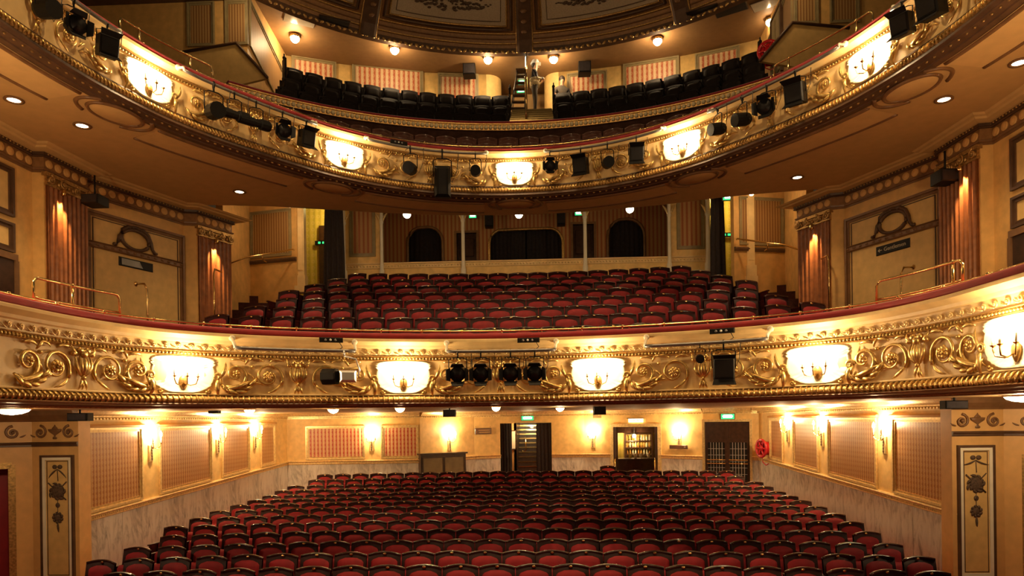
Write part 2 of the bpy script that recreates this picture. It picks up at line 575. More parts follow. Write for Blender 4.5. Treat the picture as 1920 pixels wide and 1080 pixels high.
def orn_rosette():
    mb = MB()
    spiral(mb, (0, 0.0), 0.20, 0.075, -0.6, 1.2, 0.022, 0.012)
    flower(mb, (0, 0), 0.075, 7, -0.04)
    flower(mb, (0, 0), 0.035, 5, -0.07)
    leaf(mb, (0.16, -0.10), -2.2, 0.22, 0.02, -0.8)
    leaf(mb, (-0.05, 0.20), 2.6, 0.20, 0.016, 0.9)
    leaf(mb, (0.02, 0.20), 0.5, 0.20, 0.018, -1.1)
    leaf(mb, (-0.17, -0.06), 2.0, 0.16, 0.016, 1.0)
    mb.ball((-0.20, -0.03, 0.13), 0.024, 6, 4)
    return mb.mesh('rosette_scroll', 'gold_leaf')
def orn_palmette():
    mb = MB()
    for sx in (-1, 1):
        leaf(mb, (0.0, -0.10), PI / 2 + sx * 0.95, 0.30, 0.028, -sx * 1.5, y=-0.03, lift=0.03)
        leaf(mb, (0.0, -0.10), PI / 2 + sx * 0.45, 0.28, 0.026, -sx * 0.8, y=-0.035, lift=0.04)
        leaf(mb, (0.0, -0.11), -PI / 2 + sx * 0.45, 0.16, 0.022, -sx * 0.2, y=-0.025)
        leaf(mb, (sx * 0.06, 0.15), PI / 2 - sx * 1.2, 0.17, 0.022, sx * 1.2, y=-0.04)
        mb.ball((sx * 0.13, -0.04, 0.17), 0.034, 6, 4)
        mb.ball((sx * 0.05, -0.05, 0.21), 0.04, 6, 4)
    leaf(mb, (0, -0.12), -PI / 2, 0.14, 0.02, 0.0)
    leaf(mb, (0, -0.10), PI / 2, 0.28, 0.03, 0.0, y=-0.04, lift=0.04)
    mb.ball((0, -0.06, 0.17), 0.05, 7, 5, None, (1, 0.7, 1.1))
    mb.ball((0, -0.05, -0.11), 0.028, 6, 4)
    return mb.mesh('palmette', 'gold_leaf')
def orn_bracket():
    """curling leaf at the foot of each sconce cartouche (right-hand version)"""
    mb = MB()
    leaf(mb, (0.10, -0.02), -PI * 0.62, 0.27, 0.034, 0.9, y=-0.04, lift=0.05)
    leaf(mb, (0.12, 0.0), -PI * 0.5, 0.20, 0.026, -0.9, y=-0.03, lift=0.04)
    leaf(mb, (0.11, -0.02), 0.9, 0.26, 0.026, 0.75, y=-0.03)
    spiral(mb, (0.075, -0.005), 0.06, 0.02, 0.0, 1.1, 0.022, 0.012, -0.05, 12)
    spiral(mb, (-0.035, -0.205), 0.035, 0.012, PI, 1.0, 0.018, 0.01, -0.05, 10)
    return mb.mesh('leaf_bracket', 'gold_leaf')
def orn_wave():
    mb = MB()
    spiral(mb, (0.0, 0.004), 0.034, 0.012, -PI * 0.5, 1.15, 0.011, 0.009, -0.01, 14)
    leaf(mb, (-0.02, -0.034), PI * 0.95, 0.09, 0.011, -0.9, 5, -0.006, 0.01)
    leaf(mb, (-0.035, 0.03), -0.9, 0.07, 0.010, 0.3, 4, -0.006, 0.01)
    mb.ball((0.0, -0.02, 0.004), 0.013, 6, 4)
    return mb.mesh('wave_scroll', 'pale_gold')
def orn_cartouche():
    """pale shield behind each sconce: hollow, wide at the top, scalloped rim"""
    mb = MB()
    n = 104
    def edge(t):
        a = 2 * PI * t
        x, z = math.cos(a), math.sin(a)
        w = 0.40 + 0.05 * max(-1, min(1, z * 1.6))
        if z < 0:
            w -= 0.12 * (-z) ** 1.2
        zz = 0.25 * (abs(z) ** 0.35) * (1 if z >= 0 else -1)
        xx = w * (abs(x) ** 0.42) * (1 if x >= 0 else -1)
        k = 1 + 0.035 * math.cos(a * 26) * (0.3 + abs(x))
        return xx * k, zz
    rows = []
    for (sc, y) in ((1.0, 0.0), (1.0, -0.05), (0.96, -0.055), (0.90, -0.03), (0.7, -0.016), (0.35, -0.008), (0.01, -0.006)):
        rows.append([(edge(i / n)[0] * sc, y, edge(i / n)[1] * sc) for i in range(n)])
    mb.sheet(rows, True, None, True)
    return mb.mesh('cartouche', 'pale_plaster')
ORN = {'volute': orn_volute(), 'rosette': orn_rosette(), 'palmette': orn_palmette(), 'bracket': orn_bracket(), 'wave': orn_wave(), 'cartouche': orn_cartouche()}
FLIP = Matrix.Diagonal((-1, 1, 1, 1))

def bead_row(mb, cur, s0, s1, step, y, z, r, sc=(1, 1, 1)):
    n = int((s1 - s0) / step)
    for i in range(n):
        fm = cur.frame(s0 + step * (i + 0.5), y, z)
        a, b, c = r * sc[0], r * sc[1], r * sc[2]
        vs = [(a, 0, 0), (0, 0, c), (-a, 0, 0), (0, 0, -c), (a * .7, -b * .7, c * .7), (-a * .7, -b * .7, c * .7), (-a * .7, -b * .7, -c * .7), (a * .7, -b * .7, -c * .7), (0, -b, 0)]
        fs = [(0, 4, 8, 7), (1, 5, 8, 4), (2, 6, 8, 5), (3, 7, 8, 6), (0, 1, 4), (1, 2, 5), (2, 3, 6), (3, 0, 7)]
        mb.add(vs, fs, True, fm)

def sconce_meshes():
    plate = MB()
    plate.lathe([(0.001, -0.11), (0.02, -0.10), (0.045, -0.05), (0.055, 0.0), (0.05, 0.05), (0.025, 0.075), (0.001, 0.085)], 12, T(0, -0.02, 0) @ Matrix.Diagonal((1, 0.6, 1, 1)))
    arms = []
    for x, yy in ((-0.15, -0.13), (0.0, -0.17), (0.15, -0.13)):
        a = MB()
        a.tube([(0.0, -0.04, -0.02), (x * 0.45, yy * 0.6, -0.06), (x * 0.85, yy * 0.95, -0.04), (x, yy, 0.02), (x, yy, 0.05)], 0.008, 6)
        a.lathe([(0.006, 0.045), (0.026, 0.06), (0.028, 0.066), (0.008, 0.068)], 8, T(x, yy, 0))
        arms.append(a)
    return plate, arms
S_PLATE, S_ARMS = sconce_meshes()
S_PLATE = S_PLATE.mesh('back_plate', 'old_gold')
S_ARMS = [a.mesh('candle_arm', 'brass') for a in S_ARMS]
def candle_meshes():
    c = MB(); c.lathe([(0.010, 0.066), (0.010, 0.15)], 8)
    b = MB(); b.lathe([(0.004, 0.15), (0.013, 0.172), (0.010, 0.20), (0.002, 0.225)], 8)
    return c.mesh('candle', 'pale_plaster'), b.mesh('bulb', 'bulb')
S_CANDLE, S_BULB = candle_meshes()
def balcony_sconce(mx, label, group, power=16.0):
    t = thing('candle_sconce', label, 'wall lamp', mx, group)
    link('back_plate', S_PLATE, t)
    for k, (x, yy) in enumerate(((-0.15, -0.13), (0.0, -0.17), (0.15, -0.13))):
        a = link('candle_arm', S_ARMS[k], t)
        link('candle', S_CANDLE, a, T(x, yy, 0))
        link('bulb', S_BULB, a, T(x, yy, 0))
    p = mx @ Vector((0, -0.17, 0.25))
    light('sconce_light', 'POINT', p, power, WARM, 0.06)
    return t

def balcony(cur, name, label, segs, zc, half_px, stile):
    """one tier front: mouldings swept along the plan curve plus its applied ornament"""
    root = thing(name, label, 'balcony', T(0, 0, 0))
    s0, s1 = -cur.h + 0.1, cur.h - 0.1
    fr = cur.frames(s0, s1, 0.14)
    for (pname, mat, prof, smooth) in segs:
        mb = MB()
        mb.sweep(fr, prof, smooth)
        part(pname, mb, mat, root)
    return root, s0, s1

# --- dress circle (lower tier)
ZL = 0.0
low_segs = [
    ('velvet_cushion', 'red_velvet', [(0.55, 1.25), (-0.10, 1.25), (-0.13, 1.28), (-0.12, 1.325), (-0.06, 1.345), (0.1, 1.345), (0.55, 1.33)], True),
    ('ledge', 'cream_plaster', [(0.5, 1.25), (-0.13, 1.25), (-0.15, 1.235), (-0.15, 1.205), (-0.105, 1.175), (-0.075, 1.155), (-0.06, 1.12), (-0.02, 1.108), (0.5, 1.108)], False),
    ('frieze', 'cream_plaster', [(0.1, 1.108), (-0.025, 1.108), (-0.015, 0.995), (0.1, 0.995)], False),
    ('bead_rail', 'old_gold', [(0.1, 0.995), (-0.035, 0.995), (-0.05, 0.985), (-0.03, 0.97), (-0.03, 0.945), (-0.05, 0.93), (-0.03, 0.92), (0.1, 0.92)], False),
    ('fascia_panel', 'cream_plaster', [(0.2, 0.92), (0.0, 0.92), (0.0, 0.41), (0.2, 0.41)], False),
    ('fillet', 'cream_plaster', [(0.1, 0.41), (-0.045, 0.41), (-0.05, 0.40), (-0.045, 0.388), (0.1, 0.388)], False),
    ('lower_band', 'old_gold', [(0.1, 0.388), (-0.01, 0.388), (-0.05, 0.37), (-0.085, 0.335), (-0.085, 0.295), (-0.06, 0.275), (0.1, 0.275)], True),
    ('lip', 'brown_moulding', [(0.3, 0.275), (-0.085, 0.275), (-0.095, 0.262), (-0.06, 0.25), (0.0, 0.24), (0.3, 0.24)], False),
]
low_root, LS0, LS1 = balcony(LOWER, 'dress_circle_front', 'lower gilded balcony front with scrollwork and red velvet rail top', low_segs, 0, None, None)
mb = MB()
bead_row(mb, LOWER, LS0, LS1, 0.05, -0.034, 0.957, 0.021)
tag(part('bead_moulding', mb, 'gold_leaf', low_root), kind='stuff')
mb = MB()
n_fl = int((LS1 - LS0) / 0.078)
for i in range(n_fl):
    fm = LOWER.frame(LS0 + 0.078 * (i + 0.5))
    mb.tube([(0, -0.03, 0.383), (0, -0.075, 0.365), (0, -0.105, 0.33), (0, -0.10, 0.29), (0, -0.075, 0.278)], [0.010, 0.014, 0.015, 0.014, 0.010], 5, True, fm)
tag(part('leaf_moulding', mb, 'gold_leaf', low_root), kind='stuff')
sw = LS0 + 0.1
while sw < LS1 - 0.1:
    link('wave_scroll', ORN['wave'], low_root, LOWER.frame(sw, -0.024, 1.05))
    sw += 0.165

def dress_bays(cur, root, sconces, zc, hgt, scale, label_of, group, power):
    """palmette in the middle of every bay, rosette and acanthus scrolls either side, a cartouche with sconce between bays"""
    zs = zc
    for i, s in enumerate(sconces):
        if not label_of(i):
            continue
        link('cartouche', ORN['cartouche'], root, cur.frame(s, 0.0, zs + 0.0) @ Matrix.Diagonal((scale, 1, hgt, 1)))
        for sx in (-1, 1):
            m = cur.frame(s + sx * 0.36 * scale, 0, zs - 0.02) @ Matrix.Diagonal((sx * scale, 1, hgt, 1))
            link('leaf_bracket', ORN['bracket'], root, m)
        balcony_sconce(cur.frame(s, -0.01, zs - 0.09), label_of(i), group, power)
    for i in range(len(sconces) - 1):
        a, b = sconces[i], sconces[i + 1]
        m = (a + b) / 2
        hb = (b - a) / 2
        link('palmette', ORN['palmette'], root, cur.frame(m, 0, zs) @ Matrix.Diagonal((scale, 1, hgt, 1)))
        for sx in (-1, 1):
            link('rosette_scroll', ORN['rosette'], root, cur.frame(m + sx * hb * 0.27, 0, zs) @ Matrix.Diagonal((-sx * scale * 1.08, 1.25, hgt * 1.08, 1)))
            link('acanthus_scroll', ORN['volute'], root, cur.frame(m + sx * hb * 0.56, 0, zs) @ Matrix.Diagonal((-sx * scale * 1.15, 1.3, hgt * 1.12, 1)))

lx = [LOWER.s_at_px(p, 0.7) for p in (343, 756, 1122, 1535, 1912)]
LSC = [-lx[4] - 0.05] + lx
llab = ['three candle gilt sconce at the left end of the lower balcony, beyond the frame edge', 'lit candle sconce on lower balcony, first from the left end', 'lit candle sconce on lower balcony, left of the four black spotlights',
        'lit candle sconce on lower balcony, right of the four black spotlights', 'lit candle sconce on lower balcony above the stalls side wall on the right', 'lit candle sconce cut by the right picture edge']
dress_bays(LOWER, low_root, LSC, 0.665, 1.0, 1.0, lambda i: llab[i] if i else None, 'sconces on the lower balcony front', 25.0)
# rail along the top of the lower balcony
mb = MB()
mb.tube([LOWER.pt(LS0 + (LS1 - LS0) * i / 120, 0.13, 1.405) for i in range(121)], 0.014, 6)
br = part('brass_rail', mb, 'brass', low_root)
st = MB(); st.lathe([(0.022, 0.0), (0.022, 0.012), (0.011, 0.015), (0.011, 0.055), (0.02, 0.062), (0.02, 0.085), (0.01, 0.09)], 8)
st = st.mesh('stanchion', 'brass')
sw = LS0 + 0.3
while sw < LS1:
    link('stanchion', st, br, LOWER.frame(sw, 0.13, 1.34))
    sw += 0.62

# --- upper circle (upper tier)
up_segs = [
    ('velvet_cushion', 'red_velvet', [(0.5, 5.53), (-0.07, 5.53), (-0.10, 5.555), (-0.085, 5.59), (-0.03, 5.605), (0.1, 5.605), (0.5, 5.595)], True),
    ('ledge', 'cream_plaster', [(0.45, 5.53), (-0.08, 5.53), (-0.11, 5.515), (-0.11, 5.47), (-0.06, 5.44), (-0.05, 5.42), (0.45, 5.42)], False),
    ('frieze', 'old_gold', [(0.1, 5.42), (-0.015, 5.42), (-0.01, 5.385), (0.1, 5.385)], False),
    ('bead_rail', 'old_gold', [(0.1, 5.385), (-0.03, 5.385), (-0.04, 5.375), (-0.02, 5.37), (-0.02, 5.34), (-0.04, 5.332), (-0.02, 5.325), (0.1, 5.325)], False),
    ('fascia_panel', 'cream_plaster', [(0.2, 5.325), (0.0, 5.325), (0.0, 4.825), (0.2, 4.825)], False),
    ('groove', 'dark_moulding', [(0.1, 4.825), (-0.03, 4.825), (-0.04, 4.80), (-0.02, 4.79), (0.1, 4.79)], False),
    ('lower_band', 'old_gold', [(0.1, 4.79), (-0.03, 4.79), (-0.06, 4.775), (-0.09, 4.73), (-0.085, 4.69), (-0.06, 4.67), (0.1, 4.67)], True),
    ('lip', 'dark_moulding', [(0.16, 4.67), (-0.07, 4.67), (-0.10, 4.66), (-0.10, 4.645), (-0.11, 4.64), (-0.12, 4.61), (-0.08, 4.585), (-0.075, 4.575), (0.05, 4.56), (0.06, 4.545), (0.16, 4.545)], False),
]
up_root, US0, US1 = balcony(UPPER, 'upper_circle_front', 'upper gilded balcony front hung with stage lights below the gallery', up_segs, 0, None, None)
mb = MB()
bead_row(mb, UPPER, US0, US1, 0.05, -0.022, 5.355, 0.02)
tag(part('bead_moulding', mb, 'gold_leaf', up_root), kind='stuff')
mb = MB()
for i in range(int((US1 - US0) / 0.06)):
    fm = UPPER.frame(US0 + 0.06 * (i + 0.5))
    mb.tube([(0, -0.04, 4.788), (0, -0.085, 4.755), (0, -0.105, 4.72), (0, -0.07, 4.675)], [0.010, 0.016, 0.017, 0.010], 5, True, fm)
tag(part('leaf_moulding', mb, 'gold_leaf', up_root), kind='stuff')
mb = MB()
bead_row(mb, UPPER, US0, US1, 0.13, -0.03, 4.566, 0.018, (1.4, 1.0, 1.0))
tag(part('lip_stud_moulding', mb, 'old_gold', up_root), kind='stuff')
ux = [UPPER.s_at_px(p, 5.05) for p in (276, 645, 965, 1280, 1634)]
USC = list(ux)
USC = [USC[0] * 2 - USC[1]] + USC + [USC[4] * 2 - USC[3]]
ulab = ['', 'lit candle sconce on upper balcony, leftmost, beside a black spotlight', 'lit candle sconce on upper balcony, second from the left', 'lit candle sconce at the middle of the upper balcony front',
        'lit candle sconce on upper balcony, second from the right', 'lit candle sconce on upper balcony, rightmost, beside a black spotlight', '']
dress_bays(UPPER, up_root, USC[1:-1], 5.075, 0.96, 0.95, lambda i: ulab[i + 1], 'sconces on the upper balcony front', 25.0)
for sgn in (-1, 1):                                           # half bays running out towards the boxes
    for k, (nm, key) in enumerate((('acanthus_scroll', 'volute'), ('rosette_scroll', 'rosette'), ('palmette', 'palmette'))):
        hb = (USC[5] - USC[4]) / 2
        s = (USC[5] + hb * (0.445, 0.73, 1.0)[k]) if sgn > 0 else (USC[1] - hb * (0.445, 0.73, 1.0)[k])
        if abs(s) < UPPER.h:
            link(nm, ORN[key], up_root, UPPER.frame(s, 0, 5.075) @ Matrix.Diagonal((sgn * 0.95, 1, 0.96, 1)))
mb = MB()
mb.tube([UPPER.pt(US0 + (US1 - US0) * i / 120, 0.12, 5.70) for i in range(121)], 0.013, 6)
br = part('brass_rail', mb, 'brass', up_root)
st = MB(); st.lathe([(0.02, 0.0), (0.02, 0.01), (0.011, 0.013), (0.011, 0.10), (0.018, 0.105), (0.018, 0.13), (0.008, 0.135)], 8)
st = st.mesh('stanchion', 'brass')
sw = US0 + 0.3
while sw < US1:
    link('stanchion', st, br, UPPER.frame(sw, 0.12, 5.60))
    sw += 0.88

# ---------------------------------------------------------------- shell of the auditorium
def hit(px, py, F):
    """where the sight line of a pixel meets the plane y = 0 of a wall frame: local (x, z)"""
    inv = F.inverted()
    o = inv @ Vector((CX, 0, 0))
    d = inv.to_3x3() @ ray(px, py)
    t = -o.y / d.y
    p = o + d * t
    return p.x, p.z
FY = [0.0, 9.1, 10.8, 12.5, 14.1, 16.6, 18.2, 19.8, 23.5, 40]
FZ = [-2.92, -2.895, -2.853, -2.78, -2.716, -2.68, -2.60, -2.436, -2.40, -2.40]
def floor_z(y):
    for i in range(len(FY) - 1):
        if y <= FY[i + 1]:
            return FZ[i] + (FZ[i + 1] - FZ[i]) * (y - FY[i]) / (FY[i + 1] - FY[i])
    return FZ[-1]
mb = MB()
rows = [[(x, y, floor_z(y)) for x in (-9.5, 9.5)] for y in FY[:-1]]
mb.sheet(rows, False)
mb.sheet([[(x, y, floor_z(y) - 0.2) for x in (-9.5, 9.5)] for y in FY[:-1]], False)
struct('floor', mb, 'carpet', 'raked red carpeted stalls floor')

# ceiling under the dress circle
arc = [LOWER.pt(LS0 + (LS1 - LS0) * i / 60, 0.15, 0) for i in range(61)]
mb = MB()
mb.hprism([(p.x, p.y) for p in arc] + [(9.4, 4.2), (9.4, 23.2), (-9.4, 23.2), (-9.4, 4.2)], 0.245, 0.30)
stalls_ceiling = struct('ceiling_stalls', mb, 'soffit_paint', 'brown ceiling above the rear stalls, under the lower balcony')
for k, off in enumerate((0.32, 0.55, 0.95, 1.35)):
    mb = MB()
    mb.tube([LOWER.pt(LS0 + (LS1 - LS0) * i / 60, off, 0.245) for i in range(61)], 0.02 if k % 2 else 0.028, 6)
    part('ceiling_moulding', mb, 'brown_moulding' if k != 2 else 'old_gold', stalls_ceiling)

# flat soffit of the upper circle with moulded border and oval medallions
SB = Curve([(0, 14.83), (1.5, 14.72), (3.0, 14.42), (4.5, 13.95), (5.8, 13.7), (6.6, 13.6)], 0.0, 0.15)
arc = [UPPER.pt(US0 + (US1 - US0) * i / 70, 0.15, 0) for i in range(71)]
back = [SB.xy(SB.h - 2 * SB.h * i / 40) for i in range(41)]
mb = MB()
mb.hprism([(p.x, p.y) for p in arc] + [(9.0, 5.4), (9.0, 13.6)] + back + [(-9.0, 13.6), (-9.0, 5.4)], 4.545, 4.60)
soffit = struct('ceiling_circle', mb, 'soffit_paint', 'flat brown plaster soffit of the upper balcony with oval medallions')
def soffit_line(off, r, s_list, mat='brown_moulding'):
    for (a, b) in s_list:
        m = MB()
        n = max(4, int(abs(b - a) / 0.15))
        m.tube([UPPER.pt(a + (b - a) * i / n, off, 4.545) for i in range(n + 1)], r, 6)
        part('soffit_moulding', m, mat, soffit)
MED = []
for mxp, myp in ((5.7, 9.53), (3.5, 12.81), (0.0, 14.08)):
    for sx in ((-1, 1) if mxp else (1,)):
        best = min((math.hypot(UPPER.pt(-UPPER.h + 2 * UPPER.h * i / 400, 0.5, 0).x - sx * mxp - 0.15, UPPER.pt(-UPPER.h + 2 * UPPER.h * i / 400, 0.5, 0).y - myp), -UPPER.h + 2 * UPPER.h * i / 400) for i in range(401))
        MED.append((best[1], sx * mxp + 0.15, myp))
MED.sort()
def oval(m, F, rx, ry, r, a0=0, a1=2 * PI, n=32):
    pts = [F @ Vector((rx * math.cos(a0 + (a1 - a0) * i / n), ry * math.sin(a0 + (a1 - a0) * i / n), 0)) for i in range(n + 1)]
    m.tube(pts, r, 6)
for (s, x, y) in MED:
    fm = UPPER.frame(s, 0, 0)
    ang = math.atan2(fm[1][0], fm[0][0])
    F = T(x, y, 4.545) @ Matrix.Rotation(ang, 4, 'Z')
    m = MB(); oval(m, F, 0.40, 0.26, 0.03); md = part('medallion_ring', m, 'brown_moulding', soffit)
    m = MB(); m.lathe([(0.001, -0.012), (0.38, -0.012), (0.40, 0.0)], 32, F @ Matrix.Diagonal((0.96, 0.62, 1, 1))); part('medallion_field', m, 'soffit_panel', soffit)
    for (a0, a1) in ((PI - 1.0, PI + 0.75), (-1.0 + 0.25, 1.0)):
        m = MB(); oval(m, F, 0.56, 0.34, 0.03, a0, a1, 14); part('medallion_scroll', m, 'brown_moulding', soffit)
gaps = [(-UPPER.h + 0.2, MED[0][0] - 0.62)] + [(MED[i][0] + 0.62, MED[i + 1][0] - 0.62) for i in range(len(MED) - 1)] + [(MED[-1][0] + 0.62, UPPER.h - 0.2)]
soffit_line(0.20, 0.03, gaps)
soffit_line(0.78, 0.03, gaps)
mb = MB()                                                    # raised ground of the border between the two lines
for (a, b) in gaps:
    n = max(4, int((b - a) / 0.15))
    rws = [[UPPER.pt(a + (b - a) * i / n, o, 4.537) for o in (0.22, 0.78)] for i in range(n + 1)]
    mb.sheet(rws, False)
tag(part('soffit_border', mb, 'soffit_panel', soffit), kind='stuff')
# ceiling behind the soffit edge rises under the gallery steps
mb = MB()
rws = [[(x, SB.xy(max(-SB.h, min(SB.h, x)))[1], 4.56) for x in (-9, -6.6, -5, -3, -1.5, 0, 1.5, 3, 5, 6.6, 9)], [(x, 20.9, 6.95) for x in (-9, -6.6, -5, -3, -1.5, 0, 1.5, 3, 5, 6.6, 9)]]
mb.sheet(rws, False)
rws = [[(p[0], p[1], p[2] + 0.12) for p in r] for r in rws]
mb.sheet(rws, False)
struct('ceiling_rear', mb, 'soffit_paint', 'sloping ceiling over the rear of the dress circle')

# ---------------------------------------------------------------- framed wallpaper panel: outline given in local XZ of a wall frame
def framed_panel(parent, F, poly, paper, frame_mat, bar=0.07, depth=0.035, name='wallpaper_panel', steps=((1.0, 1.0), (0.55, 0.55))):
    cx = sum(p[0] for p in poly) / len(poly); cz = sum(p[1] for p in poly) / len(poly)
    loc = [(p[0] - cx, p[1] - cz) for p in poly]
    inv = world_mx(parent).inverted() if parent is not None else Matrix.Identity(4)
    mxl = inv @ F @ T(cx, 0, cz)
    m = MB(); m.prism(loc, -0.008, 0.002)
    pn = part(name, m, paper, parent, mxl)
    n = len(loc)
    def inset(d):
        res = []
        for i in range(n):
            a, b, c = Vector(loc[i - 1]), Vector(loc[i]), Vector(loc[(i + 1) % n])
            d1, d2 = (b - a).normalized(), (c - b).normalized()
            n1, n2 = Vector((-d1.y, d1.x)), Vector((-d2.y, d2.x))
            k = (n1 + n2)
            k = k / max(0.2, k.dot(n1))
            q = b + k * d
            res.append((q.x, q.y))
        return res
    o, i1, i2 = loc, inset(bar * 0.45), inset(bar)
    m = MB()
    rws = [[(p[0], 0.0, p[1]) for p in o], [(p[0], -depth, p[1]) for p in o], [(p[0], -depth, p[1]) for p in i1], [(p[0], -depth * 0.45, p[1]) for p in i1],
           [(p[0], -depth * 0.6, p[1]) for p in i2], [(p[0], 0.0, p[1]) for p in i2]]
    m.sheet(rws, False, None, True)
    part('panel_frame', m, frame_mat, pn)
    return pn

# ---------------------------------------------------------------- stalls side walls
DADO0, DADO1 = -1.62, -1.205
A0, B0 = (7.35, 11.0), (7.05, 19.9)
WALL_L = math.hypot(A0[0] - B0[0], A0[1] - B0[1])
def side_frame(side, A, B):
    if side < 0:
        return wf((-A[0], A[1]), (-B[0], B[1]))
    return wf((B[0], B[1]), (A[0], A[1]))
def dado_z(a):
    return DADO0 + (DADO1 - DADO0) * a / WALL_L
def wall_sconce_parts():
    pl = MB(); pl.chbox(-0.055, 0.055, -0.03, 0.0, -0.14, 0.14, 0.012)
    rod = MB(); rod.tube([(0, -0.04, -0.12), (0, -0.04, 0.16)], 0.008, 6)
    for z in (-0.09, -0.04, 0.01, 0.06, 0.11):
        rod.ball((0, -0.04, z), 0.014, 6, 4)
    arm = []
    for sx in (-1, 1):
        a = MB()
        a.tube([(0, -0.035, 0.10), (sx * 0.05, -0.10, 0.08), (sx * 0.10, -0.13, 0.12), (sx * 0.11, -0.13, 0.17)], 0.007, 6)
        a.lathe([(0.006, 0.165), (0.024, 0.18), (0.006, 0.186)], 8, T(sx * 0.11, -0.13, 0))
        arm.append(a.mesh('candle_arm', 'brass'))
    c = MB(); c.lathe([(0.010, 0.18), (0.010, 0.27)], 8)
    b = MB(); b.lathe([(0.004, 0.27), (0.022, 0.30), (0.018, 0.34), (0.002, 0.38)], 8)
    return pl.mesh('back_plate', 'pale_gold'), rod.mesh('centre_rod', 'dark_moulding'), arm, c.mesh('candle', 'pale_plaster'), b.mesh('bulb', 'bulb')
WS = wall_sconce_parts()
def wall_sconce(mx, label, group, power=9.0):
    t = thing('wall_sconce', label, 'wall lamp', mx @ Matrix.Scale(1.2, 4), group)
    pl = link('back_plate', WS[0], t)
    link('centre_rod', WS[1], pl)
    for k, sx in enumerate((-1, 1)):
        a = link('candle_arm', WS[2][k], t)
        link('candle', WS[3], a, T(sx * 0.11, -0.13, 0))
        link('bulb', WS[4], a, T(sx * 0.11, -0.13, 0))
    light('wall_sconce_light', 'POINT', mx @ Vector((0, -0.20, 0.42)), power, WARM, 0.05)
    return t
def marble_run(parent, L, z0a, z0b, z1a, z1b, slab=1.25):
    n = max(1, round(L / slab))
    for i in range(n):
        a, b = L * i / n + 0.003, L * (i + 1) / n - 0.003
        f = lambda u, p, q: p + (q - p) * u / L
        m = MB()
        cx, cz = (a + b) / 2, (z0a + z1a) / 2
        m.prism([(a - cx, f(a, z0a, z0b) - cz), (b - cx, f(b, z0a, z0b) - cz), (b - cx, f(b, z1a, z1b) - cz), (a - cx, f(a, z1a, z1b) - cz)], -0.02 - 0.002 * (i % 2), 0.01)
        part('marble_slab', m, 'marble', parent, T(cx, 0, cz))
def dado_rail(parent, L, za, zb):
    m = MB()
    fr = [T(0, 0, za), T(L, 0, zb)]
    m.sweep(fr, [(0.0, -0.10), (-0.03, -0.10), (-0.045, -0.085), (-0.035, -0.07), (-0.035, -0.035), (-0.055, -0.02), (-0.07, 0.0), (-0.06, 0.02), (0.0, 0.025)], False)
    r = part('dado_rail', m, 'pale_gold', parent)
    m = MB()
    n = int(L / 0.055)
    for i in range(n):
        x = 0.055 * (i + 0.5)
        z = za + (zb - za) * x / L - 0.053
        m.box(x - 0.012, x + 0.012, -0.046, -0.03, z - 0.014, z + 0.014)
    tag(part('dentil_strip', m, 'pale_gold', r), kind='stuff')
def cornice(parent, L, z, mat='pale_gold', dent='pale_gold'):
    m = MB()
    m.sweep([T(0, 0, z), T(L, 0, z)], [(0.0, -0.16), (-0.03, -0.16), (-0.03, -0.13), (-0.06, -0.115), (-0.06, -0.09), (-0.10, -0.06), (-0.13, -0.02), (-0.15, 0.0), (0.0, 0.0)], False)
    c = part('cornice', m, mat, parent)
    m = MB()
    for i in range(int(L / 0.09)):
        x = 0.09 * (i + 0.5)
        m.box(x - 0.022, x + 0.022, -0.055, -0.028, z - 0.158, z - 0.128)
    tag(part('dentil_strip', m, dent, c), kind='stuff')

for side in (-1, 1):
    F = side_frame(side, A0, B0)
    nm = SIDE[side]
    root = sroot('wall_' + nm, nm + ' side wall of the stalls, striped panels above a marble dado', F)
    X = (lambda a: a) if side < 0 else (lambda a: WALL_L - a)
    za, zb = (DADO0, DADO1) if side < 0 else (DADO1, DADO0)
    m = MB(); m.box(0, WALL_L, 0.0, 0.15, -3.1, 0.245); part('wall_plaster', m, 'cream_wall', root)
    fa, fb = floor_z(11.0), floor_z(19.9)
    if side > 0: fa, fb = fb, fa
    marble_run(root, WALL_L, fa - 0.02, fb - 0.02, za - 0.05, zb - 0.05)
    dado_rail(root, WALL_L, za, zb)
    cornice(root, WALL_L, 0.245)
    # panel edges measured on the left wall, used for both
    FL = side_frame(-1, A0, B0)
    for (p0, p1) in ((157, 264), (296, 395), (414, 466), (487, 514)):
        a0, a1 = hit(p0, 800, FL)[0], min(WALL_L - 0.25, hit(p1, 797, FL)[0])
        xa, xb = sorted((X(a0), X(a1)))
        zl = za + (zb - za) * xa / WALL_L + 0.045
        zr = za + (zb - za) * xb / WALL_L + 0.045
        framed_panel(root, F, [(xa, zl), (xb, zr), (xb, -0.06), (xa, -0.06)], 'wallpaper_tan', 'pale_gold', 0.085, 0.045)
        m = MB(); m.sweep([T(xa - 0.05, 0, -0.035), T(xb + 0.05, 0, -0.035)], [(0, -0.02), (-0.05, -0.02), (-0.075, 0.015), (-0.04, 0.035), (0, 0.04)]); part('panel_cap', m, 'tan_paint', root)
    for k, p in enumerate((281, 407, 477)):
        a = hit(p, 850, FL)[0]
        wall_sconce(F @ T(X(a), 0, -0.60 + 0.03 * k), 'lit twin candle wall lamp on the %s stalls wall, %s from the stage end' % (nm, ORD[k]), 'wall lamps on the stalls side walls', 42.0)

